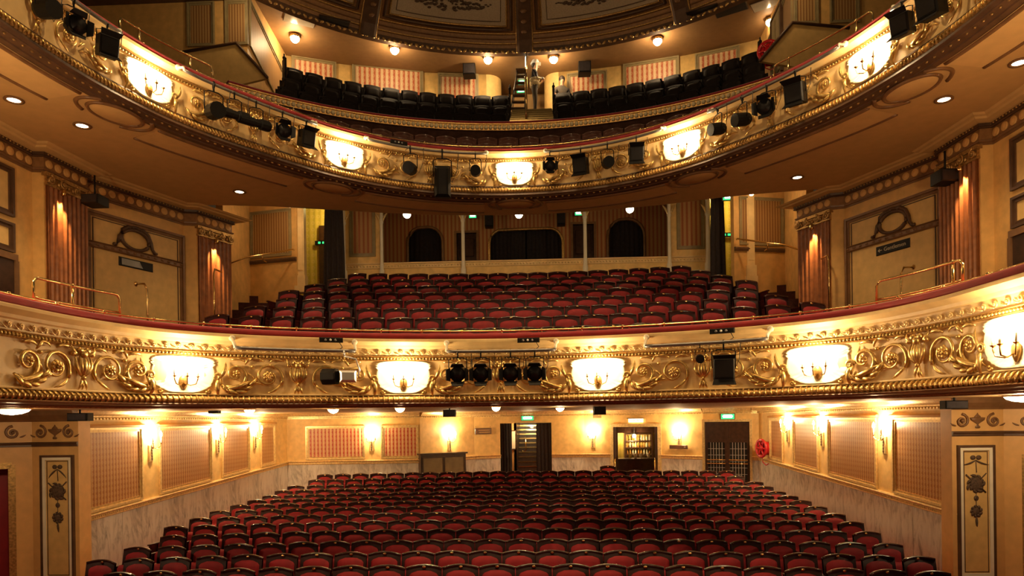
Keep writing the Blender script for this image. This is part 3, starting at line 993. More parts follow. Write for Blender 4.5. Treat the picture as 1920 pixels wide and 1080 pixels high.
# ---------------------------------------------------------------- pier walls flanking the stalls, with painted panel, urn frieze and red doorway
for side in (-1, 1):
    nm = SIDE[side]
    p0, p1, p2 = (7.22, 11.0), (8.03, 11.0), (9.3, 10.0)
    if side < 0:
        F1, F2 = wf((-p1[0], p1[1]), (-p0[0], p0[1])), wf((-p2[0], p2[1]), (-p1[0], p1[1]))
    else:
        F1, F2 = wf(p0, p1), wf(p1, p2)
    W1, W2 = p1[0] - p0[0], math.hypot(p2[0] - p1[0], p2[1] - p1[1])
    root = sroot('wall_pier_' + nm, nm + ' pier beside the stage front with a painted trophy panel', F1)
    m = MB(); m.box(0, W1, 0, 0.3, -3.1, 0.245); part('pier_plaster', m, 'tan_paint', root)
    inv = F1.inverted()
    x0 = 0.16 if side < 0 else W1 - 0.16 - 0.58
    # painted panel, frame and trophy
    m = MB(); m.prism([(x0 + 0.05, -2.6), (x0 + 0.53, -2.6), (x0 + 0.53, -0.56), (x0 + 0.05, -0.56)], -0.012, 0.0); pn = part('painted_panel', m, 'buff_panel', root)
    for (d, w, dep, mat) in ((0.0, 0.035, 0.05, 'dark_moulding'), (0.035, 0.05, 0.035, 'pale_plaster'), (0.10, 0.012, 0.018, 'dark_moulding')):
        m = MB()
        xa, xb, zb_, zt = x0 + d, x0 + 0.58 - d, -2.65 + d, -0.51 - d
        m.box(xa, xa + w, -dep, 0, zb_, zt); m.box(xb - w, xb, -dep, 0, zb_, zt); m.box(xa + w, xb - w, -dep, 0, zt - w, zt); m.box(xa + w, xb - w, -dep, 0, zb_, zb_ + w)
        part('panel_frame', m, mat, pn)
    m = MB(); cxx = x0 + 0.29
    yy = -0.02
    for sx in (-1, 1):
        m.ball((cxx + sx * 0.045, yy, -0.71), 0.045, 7, 5, None, (1, 0.25, 0.85))
        leaf(m, (cxx, -0.75), -PI / 2 + sx * 1.0, 0.22, 0.014, sx * 0.5 * side, y=yy, lift=0.004, flat=0.3)
    part('painted_bow', m, 'painted_motif', pn)
    m = MB()
    m.tube([(cxx, yy, -0.76), (cxx + 0.01, yy, -0.95)], 0.008, 5, flat=0.4)
    m.ball((cxx, yy, -1.13), 0.12, 10, 6, None, (1.0 if side < 0 else 0.8, 0.12, 0.95))
    for k in range(11):
        a = 2 * PI * k / 11 + 0.2
        leaf(m, (cxx + 0.085 * math.cos(a), -1.13 + 0.085 * math.sin(a)), a + 0.8, 0.07 + 0.03 * (k % 3), 0.024, 1.4, 4, yy, 0.004, 0.3)
    m.tube([(cxx - 0.16, yy - 0.004, -0.98), (cxx + 0.15, yy - 0.004, -1.27)], 0.012, 5, flat=0.4)
    m.tube([(cxx + 0.16, yy - 0.004, -0.96), (cxx - 0.10, yy - 0.004, -1.22)], 0.010, 5, flat=0.4)
    part('painted_trophy', m, 'painted_motif', pn)
    m = MB()
    m.tube([(cxx, yy, -1.24), (cxx, yy, -1.80)], 0.006, 5, flat=0.4)
    m.ball((cxx, yy, -1.36), 0.04, 7, 5, None, (1, 0.3, 1.1))
    m.ball((cxx - 0.01, yy, -1.57), 0.065, 8, 5, None, (1, 0.2, 1))
    for k in range(9):
        a = 2 * PI * k / 9
        leaf(m, (cxx + 0.05 * math.cos(a), -1.57 + 0.05 * math.sin(a)), a + 0.6, 0.065, 0.024, 1.2, 4, yy, 0.004, 0.3)
    leaf(m, (cxx, -1.66), -PI / 2, 0.16, 0.02, 0.2, 5, yy, 0.004, 0.3)
    part('painted_garland', m, 'painted_motif', pn)
    # urn frieze and the doorway wall beyond it
    r2 = sroot('wall_box_' + nm, nm + ' wall turning towards the stage with a red doorway', F2)
    dw0, dw1 = (0.0, W2 - 0.28) if side < 0 else (0.28, W2)
    m = MB()
    m.box(0 if side > 0 else dw1, dw0 if side > 0 else W2, 0, 0.25, -3.1, 0.245)
    m.box(dw0, dw1, 0, 0.25, -0.70, 0.245)
    part('wall_plaster', m, 'tan_paint', r2)
    m = MB()
    e = dw1 if side < 0 else dw0
    m.box(e - 0.05, e + 0.05, -0.04, 0.0, -3.0, -0.66); m.box(dw0, dw1, -0.04, 0.0, -0.72, -0.62)
    part('architrave', m, 'old_gold', r2)
    m = MB(); m.prism([(dw0, -2.95), (dw1, -2.95), (dw1, -0.71), (dw0, -0.71)], 0.35, 0.40); part('door_lining', m, 'red_door', r2)
    for (R, W) in ((root, W1), (r2, W2)):
        m = MB(); m.sweep([T(0, 0, 0), T(W, 0, 0)], [(0, -0.36), (-0.03, -0.36), (-0.03, -0.33), (-0.05, -0.31), (-0.035, -0.285), (0, -0.285)]); part('frieze_fillet', m, 'dark_moulding', R)
        m = MB(); m.sweep([T(0, 0, 0.2), T(W, 0, 0.2)], [(0, -0.14), (-0.03, -0.14), (-0.05, -0.11), (-0.08, -0.08), (-0.13, -0.03), (-0.15, 0.045), (0, 0.045)]); part('cornice', m, 'brown_moulding', R)
        m = MB()
        n = 1 if W < 1 else 2
        for k in range(n):
            cx = W / 2 if n == 1 else W * (0.28 + 0.46 * k)
            urn = n == 1
            for sx in (-1, 1):
                dx = 0.25 if urn else 0.16
                spiral(m, (cx + sx * dx, -0.125), 0.118, 0.03, PI / 2, sx * 1.5, 0.022, 0.012, -0.012, 20)
                m.ball((cx + sx * dx, -0.025, -0.12), 0.028, 6, 4)
                leaf(m, (cx + sx * (dx + 0.09), -0.20), PI / 2 - sx * 1.3, 0.10, 0.014, sx * 0.5, 4, -0.01, 0.006)
            if urn:
                m.lathe([(0.03, -0.24), (0.045, -0.22), (0.012, -0.19), (0.02, -0.17), (0.11, -0.11), (0.125, -0.07), (0.05, -0.065), (0.05, -0.05), (0.018, -0.02), (0.001, 0.01)], 10, T(cx, -0.006, 0.0) @ Matrix.Diagonal((1, 0.25, 1, 1)))
        part('frieze_ornament', m, 'brown_moulding', R)

# ---------------------------------------------------------------- back wall of the stalls
BW = [(-7.05, 19.9), (-3.05, 20.25), (-2.35, 21.1), (-1.55, 21.9), (-0.72, 22.35), (1.0, 22.42), (2.1, 22.4), (3.03, 22.1), (4.39, 21.4), (5.57, 20.5), (6.85, 19.95), (7.05, 19.9)]
BK = ['wall', 'wall', 'wall', 'wall', -0.13, 'wall', 'wall', -0.27, 'wall', -0.11, 'wall']
bw = sroot('wall_back', 'cream back wall of the stalls with marble dado', T(0, 0, 0))
BF = []
for i in range(len(BW) - 1):
    p, q = BW[i], BW[i + 1]
    F = wf(p, q)
    L = math.hypot(q[0] - p[0], q[1] - p[1])
    BF.append((F, L))
    seg = link('wall_section', None, bw, F)
    k = BK[i]
    m = MB()
    m.box(0, L, 0, 0.12, (-2.6 if k == 'wall' else k), 0.245)
    part('wall_plaster', m, 'cream_wall', seg)
    cornice(seg, L, 0.245)
    if k == 'wall':
        zb_ = DADO1
        marble_run(seg, L, -2.5, -2.5, zb_ - 0.05, zb_ - 0.05, 1.1)
        dado_rail(seg, L, zb_, zb_)
F, L = BF[0]
for (a, b) in ((573, 684), (714, 791)):
    xa, xb = hit(a, 800, F)[0], min(L - 0.05, hit(b, 800, F)[0])
    framed_panel(bw, F, [(xa, -1.15), (xb, -1.15), (xb, -0.14), (xa, -0.14)], 'wallpaper_red', 'pale_gold', 0.08, 0.04)
x, z = hit(697, 836, F)
wall_sconce(F @ T(x, 0, -0.76), 'lit wall lamp between the two red striped panels at the back of the stalls', 'wall lamps at the back of the stalls', 40)
for (seg, px, lab) in ((2, 838, 'lit wall lamp above the radiator cover'), (6, 1112, 'lit wall lamp left of the stalls bar doorway'), (8, 1274, 'lit wall lamp between the bar doorway and the dark double doors')):
    F, L = BF[seg]
    x, z = hit(px, 838, F)
    wall_sconce(F @ T(max(0.1, min(L - 0.1, x)), 0, -0.82), lab, 'wall lamps at the back of the stalls', 40)

# ---------------------------------------------------------------- tip-up seats (local: origin on the floor, facing -y)
def seat_top(x, h, w, dip):
    return h - dip * (x / w) ** 2
def seat_kit(pad_mat, wood_mat, W=0.247, H=0.90, dip=0.036, plate=True, arms=True, lowz=0.42, seatpad=True):
    kit = {}
    lean = lambda z: 0.16 * (z - 0.45)
    bow = lambda x: -0.035 * (x / W) ** 2
    nx = 6
    xs = [-W + 2 * W * i / nx for i in range(nx + 1)]
    m = MB()                                              # wooden back shell
    rows = []
    for (t, yo) in ((0.0, 0.0), (0.5, 0.0), (1.0, 0.0), (1.0, 0.035), (0.5, 0.035), (0.0, 0.035)):
        r = []
        for x in xs:
            zt = seat_top(x, H, W, dip) - 0.012
            z = lowz + (zt - lowz) * t
            r.append((x, lean(z) + bow(x) + yo, z))
        rows.append(r)
    m.sheet(rows, True)
    kit['back_shell'] = m.mesh('back_shell', 'seat_shell' if wood_mat == 'seat_wood' else wood_mat)
    m = MB()                                              # rounded top rail
    m.tube([(x, lean(seat_top(x, H, W, dip)) + bow(x) + 0.012, seat_top(x, H, W, dip) - 0.012) for x in xs], 0.022, 6)
    kit['top_rail'] = m.mesh('top_rail', wood_mat)
    m = MB()                                              # upholstered back pad
    px_ = [-1, -0.86, -0.45, 0, 0.45, 0.86, 1]
    prof = [(0.0, 0.0), (0.03, -0.028), (0.35, -0.042), (0.75, -0.042), (0.96, -0.028), (1.0, 0.0)]
    rows = []
    wp = W - 0.045
    for (t, yo) in prof:
        r = []
        for u in px_:
            x = u * wp
            zt = seat_top(x, H, W, dip) - 0.075 - 0.04 * abs(u) ** 6
            z = lowz + 0.03 + (zt - lowz - 0.03) * t
            edge = 0.0 if abs(u) == 1 else (0.7 if abs(u) > 0.8 else 1.0)
            r.append((x, lean(z) + bow(x) - 0.002 + yo * edge, z))
        rows.append(r)
    m.sheet(rows, True)
    kit['back_pad'] = m.mesh('back_pad', pad_mat)
    if seatpad:
        m = MB()                                          # folded seat cushion
        rows = []
        for (y, z) in ((-0.05, 0.38), (-0.12, 0.38), (-0.16, 0.42), (-0.15, 0.60), (-0.11, 0.645), (-0.06, 0.64)):
            rows.append([(u * 0.205, y, z) for u in (-1, -0.9, 0, 0.9, 1)])
        m.sheet(rows, True)
        m.prism([(-0.205, 0.38), (0.205, 0.38), (0.205, 0.64), (-0.205, 0.64)], -0.065, -0.05)
        kit['seat_pad'] = m.mesh('seat_pad', pad_mat)
    if arms:
        m = MB()
        m.prism([(-0.30, 0.0), (0.03, 0.0), (0.10, 0.60), (-0.32, 0.60), (-0.30, 0.48), (-0.12, 0.40), (-0.12, 0.06), (-0.30, 0.04)][::-1], -0.012, 0.012, Matrix.Rotation(PI / 2, 4, 'Z'))
        m.box(-0.022, 0.022, -0.34, 0.08, 0.60, 0.628)
        kit['armrest'] = m.mesh('armrest', wood_mat)
    if plate:
        m = MB()
        m.lathe([(0.001, 0.012), (0.016, 0.010), (0.022, 0.0)], 10, T(0, lean(H) - 0.012, H - 0.028) @ Matrix.Rotation(PI / 2, 4, 'X') @ Matrix.Diagonal((1.35, 0.8, 1, 1)))
        kit['number_plate'] = m.mesh('number_plate', 'brass')
    return kit
def put_seat(name, kit, x, y, z, rot, label, cat, group, last=False, half=0.2525):
    t = thing(name, label, cat, T(x, y, z) @ Matrix.Rotation(rot, 4, 'Z'), group)
    for k, me in kit.items():
        if k == 'armrest':
            link('armrest', me, t, T(-half, 0, 0))
            if last:
                link('armrest', me, t, T(half, 0, 0))
        else:
            link(k, me, t)
    return t

# --- stalls
KIT_S = seat_kit('seat_velvet', 'seat_wood')
ROWY = [9.1, 9.95, 10.8, 11.65, 12.5, 13.3, 14.1, 14.95, 15.75, 16.55, 17.35, 18.15, 18.95, 19.75]
ROWL = [177, 175, 242, 303, 300, 350, 395, 433, 468, 497, 523, 547, 570, 588]
ROWR = [1790, 1737, 1680, 1645, 1628, 1591, 1549, 1520, 1492, 1468, 1442, 1423, 1405, 1386]
for k, yc in enumerate(ROWY):
    xl, xr = at_y(ROWL[k], 950, yc - 0.45).x, at_y(ROWR[k], 950, yc - 0.45).x
    n = int(round((xr - xl) / 0.505))
    c = (xl + xr) / 2
    for i in range(n):
        x = c + (i - (n - 1) / 2) * 0.505
        y = yc - x * x / 60.0
        put_seat('stalls_chair', KIT_S, x, y, floor_z(yc), x / 30.0,
                 'red stalls seat, %s from the left, %s row up from the picture bottom' % (ORD[i], ORD[k]), 'theatre seat', 'red stalls seats', i == n - 1)
put_seat('stalls_chair', KIT_S, at_y(1140, 880, 21.3).x, 21.3, floor_z(21.3), 0, 'lone red seat behind the last stalls row, left of the bar doorway', 'theatre seat', 'red stalls seats', True)

# --- dress circle: stepped floor and seats
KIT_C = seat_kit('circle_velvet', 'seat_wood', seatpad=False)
CHW = [6.0, 5.85, 5.5, 5.25, 5.1, 5.0, 4.85, 4.6]
def circ_y(k, x):
    return 11.45 + 0.8 * k - x * x / (2 * (13 + 1.4 * k))
cf = sroot('floor_circle', 'dark stepped floor of the dress circle', T(0, 0, 0))
for k in range(9):
    pts = []
    hw = 7.2
    N_ = 16
    m = MB()
    front = [(-hw + 2 * hw * i / N_, circ_y(k, -hw + 2 * hw * i / N_) - (0.55 if k else 0.9)) for i in range(N_ + 1)]
    if k < 8:
        rear = [(x, circ_y(k + 1, x) - 0.5) for (x, _) in reversed(front)]
    else:
        rear = [(hw, 20.6), (-hw, 20.6)]
    if k == 0:
        front = [(p[0], max(p[1], 0)) for p in front]
        fl = [LOWER.pt(s, 0.25, 0) for s in [-LOWER.h * 0.86 + 2 * LOWER.h * 0.86 * i / 30 for i in range(31)]]
        front = [(-7.5, 5.0)] + [(p.x, p.y) for p in fl] + [(7.5, 5.0), (7.5, rear[0][1])]
        rear = rear + [(-7.5, rear[-1][1])]
    m.hprism(front + rear, 0.40 + 0.31 * k, 0.69 + 0.31 * k)
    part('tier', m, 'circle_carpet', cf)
    if k in (3, 4, 5, 6, 7, 8):
        for sx in (-1, 1):                               # brass nosings where the side gangways climb
            x0, x1 = (CHW[min(k, 7)] + 0.12) * sx, (CHW[min(k, 7)] + 1.0 - 0.05 * k) * sx
            m = MB()
            m.tube([(x0, circ_y(k, x0) - 0.56, 0.69 + 0.31 * k), (x1, circ_y(k, x1) - 0.56, 0.69 + 0.31 * k)], 0.028, 6)
            part('step_nosing', m, 'brass', cf)
for k in range(8):
    n = int(2 * CHW[k] / 0.51)
    if (n + k) % 2: n -= 1
    for i in range(n):
        x = (i - (n - 1) / 2) * 0.51 + 0.1
        y = circ_y(k, x)
        put_seat('circle_chair', KIT_C, x, y, 0.69 + 0.31 * k, math.atan(x / (13 + 1.4 * k)),
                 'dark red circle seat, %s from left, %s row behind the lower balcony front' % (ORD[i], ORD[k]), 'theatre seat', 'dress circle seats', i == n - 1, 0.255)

# --- upper circle: brown leather seats in rows that follow the balcony curve
KIT_U = seat_kit('leather_brown', 'leather_brown', W=0.235, H=0.88, dip=0.07, plate=False, arms=False, seatpad=False)
uf = sroot('floor_upper', 'stepped floor of the upper circle', T(0, 0, 0))
for k in range(3):
    offs = 0.95 + 0.8 * k
    zt = 6.0 + 0.48 * k
    m = MB()
    fr = [UPPER.frame(-6.4 + 12.8 * i / 50) for i in range(51)]
    m.sweep(fr, [(0.3 + 0.8 * k + (0.1 if k else -0.15), zt - 1.25), (0.3 + 0.8 * k + (0.1 if k else -0.15), zt - 0.88), (offs + 0.25, zt - 0.88), (offs + 0.25, zt - 1.25)], False)
    part('tier', m, 'dark_wood', uf)
    s, row = -4.9 + 0.15 * k, []
    while s < 5.0:
        row.append(s)
        a = UPPER.pt(s, offs, 0)
        ds = 0.3
        for _ in range(6):
            b = UPPER.pt(s + ds, offs, 0)
            ds *= 0.51 / max(0.05, (b - a).length)
        s += ds
    for i, s in enumerate(row):
        fm = UPPER.frame(s, offs, zt - 0.88)
        t = thing('balcony_chair', 'brown leather seat, %s from left, %s row behind the upper balcony rail' % (ORD[i], ORD[k]), 'theatre seat', fm, 'brown seats in the upper balcony')
        for kk, me in KIT_U.items():
            link(kk, me, t)

# --- gallery: beaded parapet, dark benches and seats
GC = (0.2, 7.5)
def gpt(R, a, z=0.0, yc=7.5):
    return Vector((GC[0] + R * math.sin(a), yc + R * math.cos(a), z))
def gframe(R, a, z=0.0, yc=7.5):
    d = Vector((math.cos(a), -math.sin(a), 0))
    y = Vector((math.sin(a), math.cos(a), 0))
    p = gpt(R, a, z, yc)
    return Matrix(((d.x, y.x, 0, p.x), (d.y, y.y, 0, p.y), (0, 0, 1, z), (0, 0, 0, 1)))
gp = thing('gallery_parapet', 'low cream parapet with a row of round bosses between upper circle and gallery', 'parapet', T(0, 0, 0))
GA = 0.74
fr = [gframe(9.5, -GA + 2 * GA * i / 60) for i in range(61)]
m = MB(); m.sweep(fr, [(0.12, 6.55), (0.0, 6.55), (0.0, 7.33), (-0.02, 7.34), (-0.02, 7.36), (0.12, 7.36)]); part('front_board', m, 'matte_brown', gp)
m = MB(); m.sweep(fr, [(0.12, 7.36), (-0.03, 7.36), (-0.03, 7.49), (-0.05, 7.50), (-0.05, 7.53), (0.12, 7.53)]); part('cream_band', m, 'old_gold', gp)
m = MB(); m.sweep(fr, [(0.14, 7.53), (-0.04, 7.53), (-0.06, 7.56), (-0.03, 7.59), (0.14, 7.59)], True); part('velvet_cap', m, 'red_velvet', gp)
m = MB()
nb = int(2 * GA * 9.5 / 0.115)
for i in range(nb):
    m.ball((0, -0.04, 7.43), 0.053, 8, 5, gframe(9.5, -GA + 2 * GA * (i + 0.5) / nb), (1, 0.7, 1))
tag(part('boss_moulding', m, 'boss_enamel', gp), kind='stuff')
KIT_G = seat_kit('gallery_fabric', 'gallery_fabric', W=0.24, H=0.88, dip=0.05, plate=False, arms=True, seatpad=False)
KIT_G.pop('top_rail')
GR = [10.05, 10.35, 10.65, 10.9]
GY = [7.7, 8.2, 8.7, 9.1]
gf = sroot('floor_gallery', 'steep stepped floor of the gallery', T(0, 0, 0))
for k, R in enumerate(GR):
    zt = 7.95 + 0.605 * k
    for (a0, a1) in ((-0.63, -0.36 / R), (0.95 / R, 0.625)):
        fr = [gframe(R, a0 + (a1 - a0) * i / 24, 0, GY[k]) for i in range(25)]
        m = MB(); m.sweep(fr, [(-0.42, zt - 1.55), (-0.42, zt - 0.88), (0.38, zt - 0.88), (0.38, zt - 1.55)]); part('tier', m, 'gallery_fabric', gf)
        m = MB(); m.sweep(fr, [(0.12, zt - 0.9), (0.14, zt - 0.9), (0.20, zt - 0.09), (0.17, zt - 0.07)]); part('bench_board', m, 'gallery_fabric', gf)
        n = int(abs(a1 - a0) * R / 0.51)
        for i in range(n):
            a = a0 + (a1 - a0) * (i + 0.5) / n
            fm = gframe(R, a, zt - 0.88, GY[k])
            blk = 'left' if a1 < 0 else 'right'
            t = thing('gallery_chair', 'dark gallery seat, %s from left, %s row of the %s block' % (ORD[i], ORD[k], blk), 'theatre seat', fm, 'dark gallery seats')
            for kk, me in KIT_G.items():
                link(kk, me, t, T(-0.25, 0, 0) if kk == 'armrest' else None)
        for e in (a0, a1):                               # turned end posts of the top row
            if k == 3 or abs(e) < 0.12:
                m = MB(); m.box(-0.03, 0.03, -0.12, 0.10, -0.85, 0.12); m.ball((0, 0, 0.16), 0.05, 8, 5); m.tube([(0, 0, 0.16), (0, 0, 0.27)], 0.02, 6)
                tag(part('bench_end', m, 'gallery_fabric', None, gframe(R, e, zt, GY[k])), 'dark carved bench end with finial, %s gallery row, %s end of %s block' % (ORD[k], 'left' if e == a0 else 'right', 'left' if a1 < 0 else 'right'), 'bench end', 'carved ends of the gallery rows')

# ---------------------------------------------------------------- dress circle side walls: piers, entablature, oval panel
def sweep_plan(pts, prof, smooth=False):
    """sweep a closed profile (y<0 into the room, z) along a plan polyline with mitred corners"""
    fr = []
    n = len(pts)
    for i, p in enumerate(pts):
        d1 = Vector((p[0] - pts[i - 1][0], p[1] - pts[i - 1][1])).normalized() if i else None
        d2 = Vector((pts[i + 1][0] - p[0], pts[i + 1][1] - p[1])).normalized() if i < n - 1 else None
        d1, d2 = d1 or d2, d2 or d1
        n1, n2 = Vector((-d1.y, d1.x)), Vector((-d2.y, d2.x))
        k = n1 + n2
        k = k / max(0.35, k.dot(n1))
        fr.append(Matrix(((1, k.x, 0, p[0]), (0, k.y, 0, p[1]), (0, 0, 1, 0), (0, 0, 0, 1))))
    m = MB()
    m.sweep(fr, prof, smooth)
    return m
def fluted(m, L, z0, z1, n, depth=0.03, F=None):
    """vertical fluting on the front of a face 0..L"""
    pts = []
    w = L / n
    for i in range(n):
        for t in (0.0, 0.18):
            pts.append(((i + t) * w, 0.0))
        for t, d in ((0.3, 0.6), (0.45, 0.95), (0.59, 1.0), (0.74, 0.95), (0.88, 0.6)):
            pts.append(((i + t) * w, depth * d))
    pts.append((L, 0.0))
    vs = [(x, y, z) for z in (z0, z1) for (x, y) in pts]
    k = len(pts)
    m.add(vs, [(i, i + 1, i + 1 + k, i + k) for i in range(k - 1)], False, F)
disc = MB(); disc.lathe([(0.001, 0.028), (0.03, 0.026), (0.055, 0.014), (0.066, 0.018), (0.075, 0.0)], 14, Matrix.Rotation(PI / 2, 4, 'X'))
DISC = disc.mesh('frieze_disc', 'tan_paint')
def volute_mesh():
    m = MB()
    spiral(m, (0, 0), 0.085, 0.02, PI / 2, 1.6, 0.018, 0.012, -0.03, 20)
    m.ball((0, -0.04, 0), 0.025, 6, 4)
    return m.mesh('volute', 'old_gold')
VOL = volute_mesh()
WP = [(7.66, 5.5), (7.66, 10.6), (7.48, 10.62), (7.42, 11.57), (7.62, 11.6), (6.80, 13.68), (6.56, 13.74), (6.2, 14.55), (6.45, 14.62)]
for side in (-1, 1):
    nm = SIDE[side]
    pts = [(side * x, y) for x, y in WP]
    if side > 0: pts = pts[::-1]
    root = sroot('wall_wing_' + nm, nm + ' side wall of the dress circle with fluted piers and oval cartouche', T(0, 0, 0))
    m = sweep_plan(pts, [(0.25, 0.35), (0.0, 0.35), (0.0, 4.20), (0.25, 4.20)]); part('wall_plaster', m, 'ochre_wall', root)
    m = sweep_plan(pts, [(0.25, 4.15), (-0.015, 4.15), (-0.015, 4.185), (-0.035, 4.19), (-0.045, 4.22), (0.25, 4.22)]); part('architrave', m, 'brown_moulding', root)
    m = sweep_plan(pts, [(0.25, 4.22), (-0.015, 4.22), (-0.015, 4.40), (0.25, 4.40)]); part('frieze', m, 'dome_brown', root)
    m = sweep_plan(pts, [(0.25, 4.40), (-0.05, 4.40), (-0.065, 4.415), (-0.05, 4.43), (-0.06, 4.47), (0.25, 4.47)]); part('bed_moulding', m, 'dark_moulding', root)
    m = sweep_plan(pts, [(0.25, 4.47), (-0.10, 4.47), (-0.20, 4.485), (-0.22, 4.51), (-0.27, 4.52), (-0.30, 4.545), (0.25, 4.545)]); part('cornice', m, 'soffit_panel', root)
    m = MB()
    for i in range(len(pts) - 1):
        p, q = pts[i], pts[i + 1]
        L = math.hypot(q[0] - p[0], q[1] - p[1])
        if L < 0.4: continue
        F = wf(p, q)
        n = max(1, round(L / 0.19))
        for k in range(n):
            x = L * (k + 0.5) / n
            if F.translation.y > 4 and (F @ Vector((x, 0, 0))).y > 9.0:
                link('frieze_disc', DISC, root, F @ T(x, -0.015, 4.31))
        for k in range(int(L / 0.07)):
            m.ball((0.07 * (k + 0.5), -0.062, 4.45), 0.016, 5, 3, F)
    tag(part('cornice_beads', m, 'old_gold', root), kind='stuff')
    # the two fluted piers
    for (i0, px, rows_) in ((2, 108, 9), (6, 398, 8)):
        A, B = WP[i0], WP[i0 + 1]
        F = side_frame(side, A, B)
        L = math.hypot(A[0] - B[0], A[1] - B[1])
        m = MB(); fluted(m, L - 0.06, 0.35, 3.95, rows_, 0.035, F @ T(0.03, -0.045, 0)); m.box(0.03, L - 0.03, -0.012, 0.0, 0.35, 3.95, F)
        m.box(0.01, L - 0.01, -0.05, 0, 0.35, 0.60, F)
        part('fluted_pilaster', m, 'fluted_wood', root)
        m = MB(); m.box(-0.02, L + 0.02, -0.08, 0.02, 4.10, 4.16, F); m.box(0.0, L, -0.06, 0.02, 3.95, 3.985, F); m.box(0.02, L - 0.02, -0.04, 0.02, 3.985, 4.10, F)
        for k in range(9):
            m.ball((L * (k + 0.5) / 9, -0.055, 4.03), 0.035, 6, 4, F, (1, 0.7, 1.2))
        cp = part('capital', m, 'old_gold', root)
        for k in range(4):
            link('volute', VOL, cp, F @ T(L * (0.06 + 0.88 * k / 3), -0.06, 4.04) @ Matrix.Diagonal((1 if k % 2 else -1, 1, 1, 1)))
        FL = side_frame(-1, A, B)
        xl = hit(px, 400, FL)[0]
        x = xl if side < 0 else L - xl
        t = thing('pier_lamp', 'small lit downlight under the capital of the %s %s fluted pier' % ('outer' if i0 == 2 else 'inner', nm), 'spotlight', F @ T(x, -0.12, 3.86), 'pier downlights')
        m = MB(); m.lathe([(0.03, 0.10), (0.035, 0.04), (0.05, 0.0)], 10); m.tube([(0, 0, 0.08), (0, 0.06, 0.10)], 0.012, 6); part('housing', m, 'brass', t)
        m = MB(); m.lathe([(0.001, 0.004), (0.045, 0.0), (0.045, 0.008)], 10); part('lens', m, 'lamp_glass', t)
        light('pier_light', 'SPOT', F @ Vector((x, -0.12, 3.845)), 95, (1.0, 0.58, 0.24), 0.012, F @ Vector((x, 0.02, 3.35)), 62, 0.8)
    # framed oval panel
    A, B = WP[4], WP[5]
    F, FL = side_frame(side, A, B), side_frame(-1, A, B)
    L = math.hypot(A[0] - B[0], A[1] - B[1])
    X = (lambda a: a) if side < 0 else (lambda a: L - a)
    a0, a1 = hit(158, 420, FL)[0], hit(343, 440, FL)[0]
    xa, xb = sorted((X(a0), X(a1)))
    pn = framed_panel(root, F, [(xa, 0.7), (xb, 0.7), (xb, 3.92), (xa, 3.92)], 'buff_panel', 'brown_moulding', 0.10, 0.05, 'plaster_panel')
    m = MB()
    for (x0, x1, z0, z1) in ((xa + 0.14, xa + 0.155, 0.9, 3.80), (xb - 0.155, xb - 0.14, 0.9, 3.80), (xa + 0.14, xb - 0.14, 3.785, 3.80)):
        m.box(x0, x1, -0.022, 0, z0, z1, F)
    part('panel_line', m, 'dark_moulding', root)
    m = MB(); m.sweep([F @ T(xa, 0, 3.30), F @ T(xb, 0, 3.30)], [(0, -0.06), (-0.04, -0.06), (-0.055, -0.045), (-0.03, -0.03), (-0.03, 0.03), (-0.055, 0.045), (-0.04, 0.06), (0, 0.06)])
    for k in range(14):
        m.ball((xa + (xb - xa) * (k + 0.5) / 14, -0.035, 3.30), 0.03, 6, 4, F, (1.3, 0.6, 0.8))
    part('band_moulding', m, 'brown_moulding', root)
    ca, cz = hit(252, 437, FL)
    c = X(ca)
    G = F @ T(c, 0, 3.56)
    m = MB(); m.tube([(0.29 * math.cos(a), -0.03, 0.19 * math.sin(a)) for a in [2 * PI * i / 28 for i in range(29)]], 0.035, 6, True, G); oc = part('oval_frame', m, 'dark_moulding', root)
    m = MB(); m.lathe([(0.001, 0.012), (0.26, 0.01), (0.28, 0.0)], 28, G @ Matrix.Rotation(PI / 2, 4, 'X') @ Matrix.Diagonal((1, 0.66, 1, 1))); part('oval_field', m, 'buff_panel', oc)
    m = MB()
    for sx in (-1, 1):
        m.tube([(sx * x, -0.035, z) for x, z in ((0.02, 0.235), (0.16, 0.225), (0.27, 0.15), (0.335, 0.02), (0.36, -0.10), (0.41, -0.17), (0.46, -0.165))], [0.03, 0.038, 0.036, 0.032, 0.03, 0.034, 0.03], 6, True, G)
    for k in range(7):
        m.ball((-0.12 + 0.04 * k, -0.05, 0.245 - 0.004 * (k - 3) ** 2), 0.028, 6, 4, G)
    part('scroll_crest', m, 'dark_moulding', oc)
    sg = thing('wall_sign', ('dark framed sign with painted glare below the left oval cartouche' if side < 0 else 'dark sign with arrow reading Gentlemen below the right oval cartouche'), 'sign', F @ T(c - 0.02 * side, 0, 3.10))
    m = MB(); m.chbox(-0.36, 0.36, -0.03, 0, -0.085, 0.085, 0.012); part('board', m, 'sign_black', sg)
    if side < 0:
        m = MB(); m.prism([(-0.31, -0.06), (0.13, -0.06), (0.06, 0.06), (-0.31, 0.06)], -0.034, -0.03); part('painted_sheen', m, 'grey_metal', sg)  # grey sheet painted as the glare on the sign
    else:
        m = MB(); m.prism([(-0.31, 0.0), (-0.27, -0.035), (-0.265, -0.02), (-0.285, -0.006), (-0.22, -0.006), (-0.22, 0.006), (-0.285, 0.006), (-0.265, 0.02), (-0.27, 0.035)], -0.033, -0.03); part('arrow', m, 'sign_letter', sg)
        text_part('lettering', 'Gentlemen', 0.105, 'sign_letter', sg, T(-0.18, -0.032, 0.0))
    # panel and dark doorway on the stage side of the outer pier
    A, B = WP[0], WP[1]
    F = side_frame(side, A, B)
    L = 5.1
    X2 = (lambda a, b: (a, b)) if side < 0 else (lambda a, b: (L - b, L - a))
    xa, xb = X2(L - 1.9, L - 0.42)
